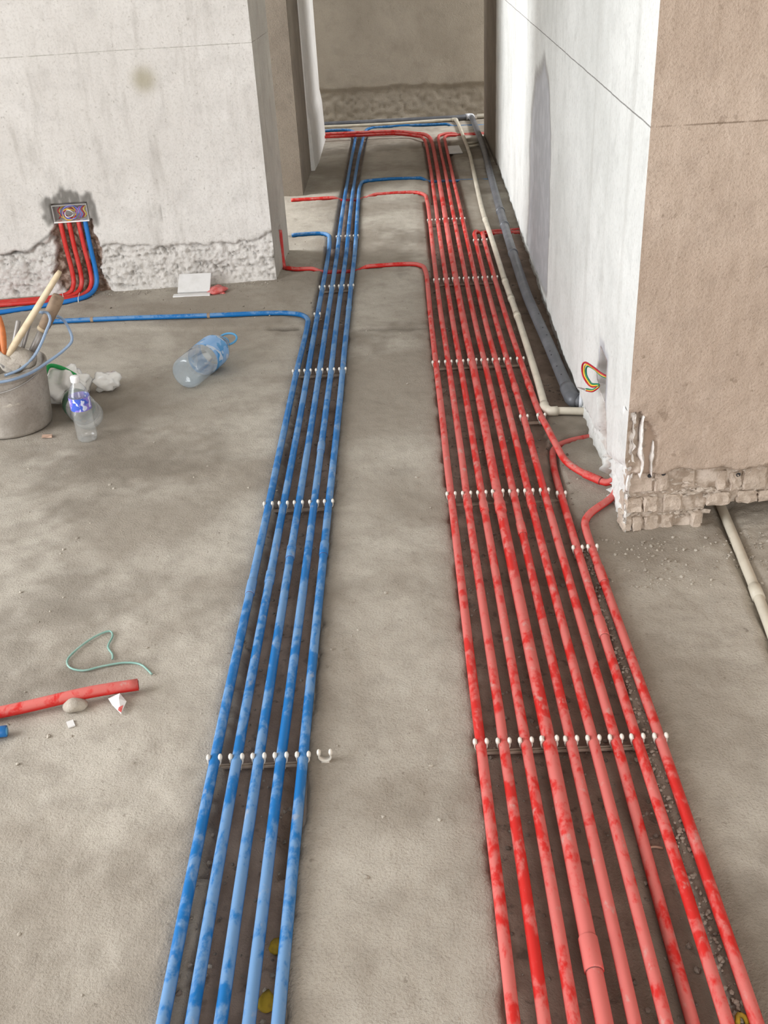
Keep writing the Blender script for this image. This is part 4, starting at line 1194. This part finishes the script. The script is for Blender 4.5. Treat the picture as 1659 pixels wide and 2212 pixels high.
# two stub ends of steel rods
for k, (p, q) in enumerate([((-1.283, 3.12, .275), (-1.262, 3.15, .345)), ((-1.262, 3.15, .27), (-1.235, 3.18, .335))]):
    g = Geo(); p, q = Vector(p), Vector(q); g.tube([p - (q - p), p, q - (q - p) * .05, q], [.008, .008, .008, .006], 10)
    tag(g.build('steel_rod', M['steel']), ['grey steel rod end in the bucket, next to the orange pliers', 'grey steel rod end in the bucket, behind the hammer handle'][k], 'rod', 'rod ends in the bucket')
g = Geo(); g.blob((-1.272, 3.085, .235), (.062, .05, .040), 3, .3, 3.2, 12)
tag(g.build('work_glove', M['rag']), 'crumpled cement-caked glove lying on top of the bucket', 'glove')
# blue level hose looping over the rim
hp = [(-1.46, 2.975, .205), (-1.35, 2.948, .212), (-1.26, 2.965, .214), (-1.205, 3.01, .219), (-1.16, 3.06, .235), (-1.115, 3.10, .258), (-1.092, 3.12, .280), (-1.10, 3.14, .308), (-1.135, 3.185, .335), (-1.175, 3.195, .345),
      (-1.20, 3.19, .355), (-1.175, 3.13, .375), (-1.147, 3.11, .378), (-1.140, 3.10, .360), (-1.158, 3.09, .325), (-1.185, 3.08, .280), (-1.21, 3.06, .248), (-1.25, 3.04, .220), (-1.30, 3.03, .205)]
g = Geo(); g.tube(catmull(hp, .012), .0048, 10)
tag(g.build('level_hose', M['hose']), 'thin translucent blue hose looping over the bucket rim', 'hose')

# ------------------------------------------------------------------ bottles and bag
def axis_matrix(d):
    return Vector(d).normalized().to_track_quat('Z', 'Y').to_matrix()


bp = Vector((-1.052, 2.958, 0)); bp.z = ground(bp.x, bp.y)
bt = empty('water_bottle', bp, 'small clear water bottle with violet-blue label standing upright by bucket', 'bottle')
ribs = []
for i in range(13):
    z = .012 + i * .0075
    ribs += [(.0315 + .0008 * (i % 2), z)]
g = Geo()
g.lathe([(0, .004), (.018, .003), (.026, 0), (.0305, .006)] + ribs + [(.0325, .115), (.0325, .150), (.0315, .158), (.026, .176), (.018, .190), (.0125, .198), (.0122, .206)], bp, sides=32)
g.build('body', M['pet'], bt)
g = Geo(); g.lathe([(.0329, .110), (.0331, .113), (.0331, .150), (.0329, .153)], bp, sides=32); tag(g.build('wrap_label', M['label_violet'], bt), 'violet and blue printed wrap')
g = Geo(); g.lathe([(.0135, .200), (.0145, .202), (.0145, .216), (.013, .219), (0, .219)], bp, sides=20); g.build('cap', M['cap_white'], bt)
# second bottle lying behind it
b0, b1 = Vector((-1.055, 3.025, .054)), Vector((-1.185, 3.235, .045))
lb = empty('water_bottle', b0, 'clear bottle lying behind the standing one, dark green cap towards the bag', 'bottle')
b0.z = ground(b0.x, b0.y) + .0505
MM = axis_matrix(b1 - b0); Lb = (b1 - b0).length
g = Geo(); g.lathe([(0, .008), (.03, .004), (.044, 0), (.049, .010), (.0495, .05), (.048, .055), (.0495, .06), (.0495, Lb * .62), (.044, Lb * .72), (.026, Lb * .86), (.014, Lb * .92), (.0135, Lb)], b0, MM, 32); g.build('body', M['pet'], lb)
g = Geo(); g.lathe([(.015, Lb * .95), (.017, Lb * .96), (.017, Lb * 1.05), (0, Lb * 1.055)], b0, MM, 20); g.build('cap', M['cap_green'], lb)
g = Geo(); g.lathe([(.0498, Lb * .40), (.05, Lb * .41), (.05, Lb * .58), (.0498, Lb * .59)], b0, MM, 32); tag(g.build('wrap_label', M['cap_green'], lb), 'dark green wrap')
# large blue-tinted bottle lying on the floor
b0, b1 = Vector((-.792, 3.335, 0)), Vector((-.700, 3.64, 0))
b0.z = b1.z = ground(-.75, 3.45) + .060
bb = empty('large_bottle', b0, 'large blue-tinted bottle with a carrying ring lying alone on the floor', 'bottle')
MM = axis_matrix(b1 - b0); Lb = (b1 - b0).length
g = Geo(); g.lathe([(0, .012), (.03, .008), (.048, 0), (.056, .008), (.0585, .022), (.0585, .10), (.0565, .106), (.0565, .114), (.0585, .12), (.0585, .22), (.054, .25), (.040, .282), (.022, .300), (.0165, .306), (.016, Lb)], b0, MM, 36); g.build('body', M['pet_blue'], bb)
g = Geo(); g.lathe([(.0588, .135), (.059, .137), (.059, .222), (.0575, .236)], b0, MM, 36); tag(g.build('wrap_label', M['label_blue'], bb), 'sky-blue printed wrap')
g = Geo(); g.lathe([(.018, .305), (.0195, .306), (.0195, .322), (.018, .324), (0, .324)], b0, MM, 24); g.build('cap', M['handle_blue'], bb)
g = Geo()
ring = []
for i in range(25):
    a = i * 2 * math.pi / 24
    ring.append(b0 + MM @ Vector((.036 * math.cos(a), .012 * math.sin(a), .318 + .030 + .030 * math.sin(a))))
g.tube(ring, .0042, 8); g.build('carry_ring', M['handle_blue'], bb)

# plastic bag crumpled behind the bottles
bgp = Vector((-1.19, 3.36, 0)); bgp.z = ground(bgp.x, bgp.y)
bag = empty('plastic_bag', bgp, 'crumpled whitish plastic bag with green print between bucket and bottles', 'bag')
g = Geo(); g.blob(bgp + Vector((-.02, -.06, .045)), (.078, .092, .062), 4, .32, 4.5, 21, flat=-.043); g.build('body', M['film'], bag)
g = Geo(); g.blob(bgp + Vector((.105, .0, .035)), (.045, .04, .034), 3, .35, 4, 22, flat=-.033); g.build('loose_end', M['film'], bag)
g = Geo(); g.tube(catmull([bgp + Vector(p) for p in ((-.085, -.16, .055), (-.075, -.10, .10), (-.065, -.055, .125), (-.02, -.065, .12), (.03, -.085, .098))], .01), .0075, 8); tag(g.build('print_stripe', M['green_print'], bag), 'bright green printed stripe')

# ------------------------------------------------------------------ litter on the floor
x0, y0 = -.955, 4.445
g = Geo()
rt = Matrix.Rotation(math.radians(32), 3, 'X')
g.box((x0, y0 + .015, .040), (.145, .105, .012), rt)
g.box((x0 - .005, y0 - .055, .008), (.165, .030, .010))
tag(g.build('foam_board', M['paper'], smooth=False, bevel=.0015), 'white foam offcut leaning at the foot of the left wall', 'offcut')
g = Geo(); g.blob((-.852, 4.436, .012), (.040, .045, .020), 3, .3, 3.5, 31)
g.blob((-.828, 4.405, .006), (.014, .012, .006), 2, .3, 3, 32)
tag(g.build('crumpled_wrapper', M['paper_red']), 'crumpled red wrapper beside the white foam offcut', 'wrapper')
g = Geo(); P = PATH['SCRAP_RED']; g.tube(P, .0128, 16)
so = tag(g.build('conduit_offcut', M['red']), 'loose red conduit offcut propped on a stone at the left edge', 'conduit')
g = Geo(); d = (P[0] - P[1]).normalized(); g.tube([P[0] + d * .0002, P[0] + d * .0012], .0098, 14); tag(g.build('bore', M['bore'], so), 'dark open end')
g = Geo(); P = PATH['SCRAP_BLUE']; g.tube(P, .0118, 16)
so = tag(g.build('conduit_offcut', M['blue_clean']), 'short blue conduit end poking in from the left edge', 'conduit')
g = Geo(); d = (P[0] - P[1]).normalized(); g.tube([P[0] + d * .0002, P[0] + d * .0012], .009, 14); tag(g.build('bore', M['handle_blue'], so), 'open end')
zf = lambda x, y, h=0.0: (x, y, ground(x, y) + h)
g = Geo(); g.blob(zf(-.731, 1.640, .010), (.024, .018, .016), 3, .22, 2.4, 41)
tag(g.build('cement_lump', M['stone']), 'rounded cement lump propping up the red conduit offcut', 'lump')
g = Geo(); g.box(zf(-.730, 1.592, .002), (.014, .020, .003), Matrix.Rotation(.5, 3, 'Z')); tag(g.build('paper_scrap', M['paper'], smooth=False), 'tiny pale scrap below the cement lump', 'scrap')
g = Geo()
c = Vector(zf(-.645, 1.640, .008))
g.add([c + Vector(p) for p in ((-.022, .018, .0), (.004, .022, .010), (.022, .002, .004), (.016, -.028, -.004), (-.004, -.012, .006), (.008, .0, .014))], [(0, 4, 5), (0, 5, 1), (1, 5, 2), (2, 5, 3), (3, 5, 4)], 0)
g.add([c + Vector(p) for p in ((.010, -.016, .0035), (.018, -.010, .0035), (.0165, -.027, -.001), (.009, -.022, .001))], [(0, 1, 2, 3)], 1)
sol = g.build('paper_wrapper', [M['paper'], M['paper_red']], smooth=False)
tag(sol, 'folded white and red paper wrapper at the end of the red offcut', 'wrapper')
md = sol.modifiers.new('thickness', 'SOLIDIFY'); md.thickness = .0012
g = Geo()
wp_ = [(-.693, 1.801), (-.697, 1.818), (-.714, 1.845), (-.714, 1.89), (-.724, 1.906), (-.752, 1.888), (-.785, 1.835), (-.795, 1.80), (-.782, 1.775), (-.75, 1.765), (-.71, 1.776), (-.66, 1.785), (-.625, 1.777), (-.600, 1.752), (-.592, 1.742)]
g.tube(catmull([zf(x, y, .004) for x, y in wp_], .012), .0024, 8)
tag(g.build('wire_offcut', M['wire_green']), 'thin pale green wire curled in an open loop on the floor', 'wire')
g = Geo(); g.blob(zf(-.257, .962, .003), (.014, .020, .004), 2, .25, 2.5, 51); tag(g.build('yellow_scrap', M['yellow']), 'round yellow scrap lying between the two rightmost blue conduits', 'scrap', 'yellow scraps in the trench')
g = Geo(); g.blob(zf(-.254, 1.062, .003), (.012, .014, .004), 2, .3, 2.5, 52); tag(g.build('yellow_scrap', M['yellow']), 'smaller faded yellow scrap further up the blue trench', 'scrap', 'yellow scraps in the trench')
g = Geo(); g.box(zf(-.372, 1.005, .004), (.014, .016, .006), Matrix.Rotation(.4, 3, 'Z'), jit=.003); tag(g.build('cement_chip', M['stone'], smooth=False), 'pale cement chip between the second and third blue conduits', 'chip')
g = Geo(); g.box(zf(-1.193, 2.985, .004), (.030, .016, .008), Matrix.Rotation(.15, 3, 'Z'), jit=.003); tag(g.build('brick_chip', M['rust_chip'], smooth=False), 'small orange brick chip on the floor below the bucket', 'chip')
g = Geo(); g.tube(catmull([zf(.372, 1.235, .003), zf(.385, 1.238, .004), zf(.402, 1.236, .003)], .008), .0022, 6); tag(g.build('twig', M['rust_chip']), 'short brown twig in the red trench by the eighth conduit', 'twig')
g = Geo(); g.tube(catmull([zf(.432, .902, .004), zf(.437, .915, .008), zf(.445, .912, .006), zf(.447, .902, .004)], .006), .004, 8); tag(g.build('hose_scrap', M['yellow']), 'curled brown scrap beside rightmost red conduit at bottom edge', 'scrap')
g = Geo()
vs = [zf(x, y, .0015) for x, y in ((.30, 7.25), (.40, 7.25), (.395, 7.52), (.318, 7.50))]
c = Vector(zf(.355, 7.38, .006)); g.box(c, (.10, .26, .006), Matrix.Rotation(.04, 3, 'Z'))
tag(g.build('paper_sheet', M['paper'], smooth=False), 'pale board lying at far end right of the red conduits', 'board')

# crumbs and grit: far too many to count
def icos():
    bm = bmesh.new(); bmesh.ops.create_icosphere(bm, subdivisions=1, radius=1)
    v = np.array([x.co[:] for x in bm.verts]); f = [[w.index for w in q.verts] for q in bm.faces]
    bm.free(); return v, f


IV, IF = icos()


def grit(name, spots, mat, label, cat):
    g = Geo()
    for (x, y, s) in spots:
        q = IV * (1 + rng.uniform(-.35, .35, (len(IV), 1))) * np.array([s, s * rng.uniform(.7, 1.3), s * .7])
        g.add(q + np.array([x, y, ground(x, y) + s * .15]), IF)
    o = g.build(name, mat, smooth=False)
    return tag(o, label, cat, kind='stuff')


sp_ = []
while len(sp_) < 1500:
    y = random.uniform(.85, 5.2) if random.random() < .75 else random.uniform(.85, 3.4)
    if random.random() < .4: x = random.uniform(float(xat('B1', y)), float(xat('B5', y)))
    else: x = random.uniform(float(xat('R1', min(y, 4.5))), .46 if y < 3 else .55)
    sp_.append((x, y, random.choice([.0015, .002, .003, .004, .0055, .002, .003])))
grit('trench_grit', sp_, M['rubble'], 'dark grit and pebbles scattered in the two pipe trenches', 'grit')
sp_ = []
for k in range(1200):
    t = random.random()
    if t < .35:
        y = random.uniform(.85, 2.2); x = float(xat('R8', y)) + .022 + random.gauss(0, .008)
    elif t < .6:
        y = random.uniform(2.0, 2.24); x = random.choice([.55, .62, .80, .86]) + random.gauss(0, .05); y = min(y, 2.23)
    elif t < .8:
        x = random.uniform(-1.9, -.62); y = yw(x) - abs(random.gauss(0, .03)) - .01
    else:
        x = random.uniform(-1.2, .5); y = random.uniform(.9, 4.2)
    sp_.append((x, y, random.choice([.0012, .0018, .0025, .0035, .0045])))
grit('cement_crumbs', sp_, M['stone'], 'pale cement crumbs along the trench edge and the walls', 'crumbs')
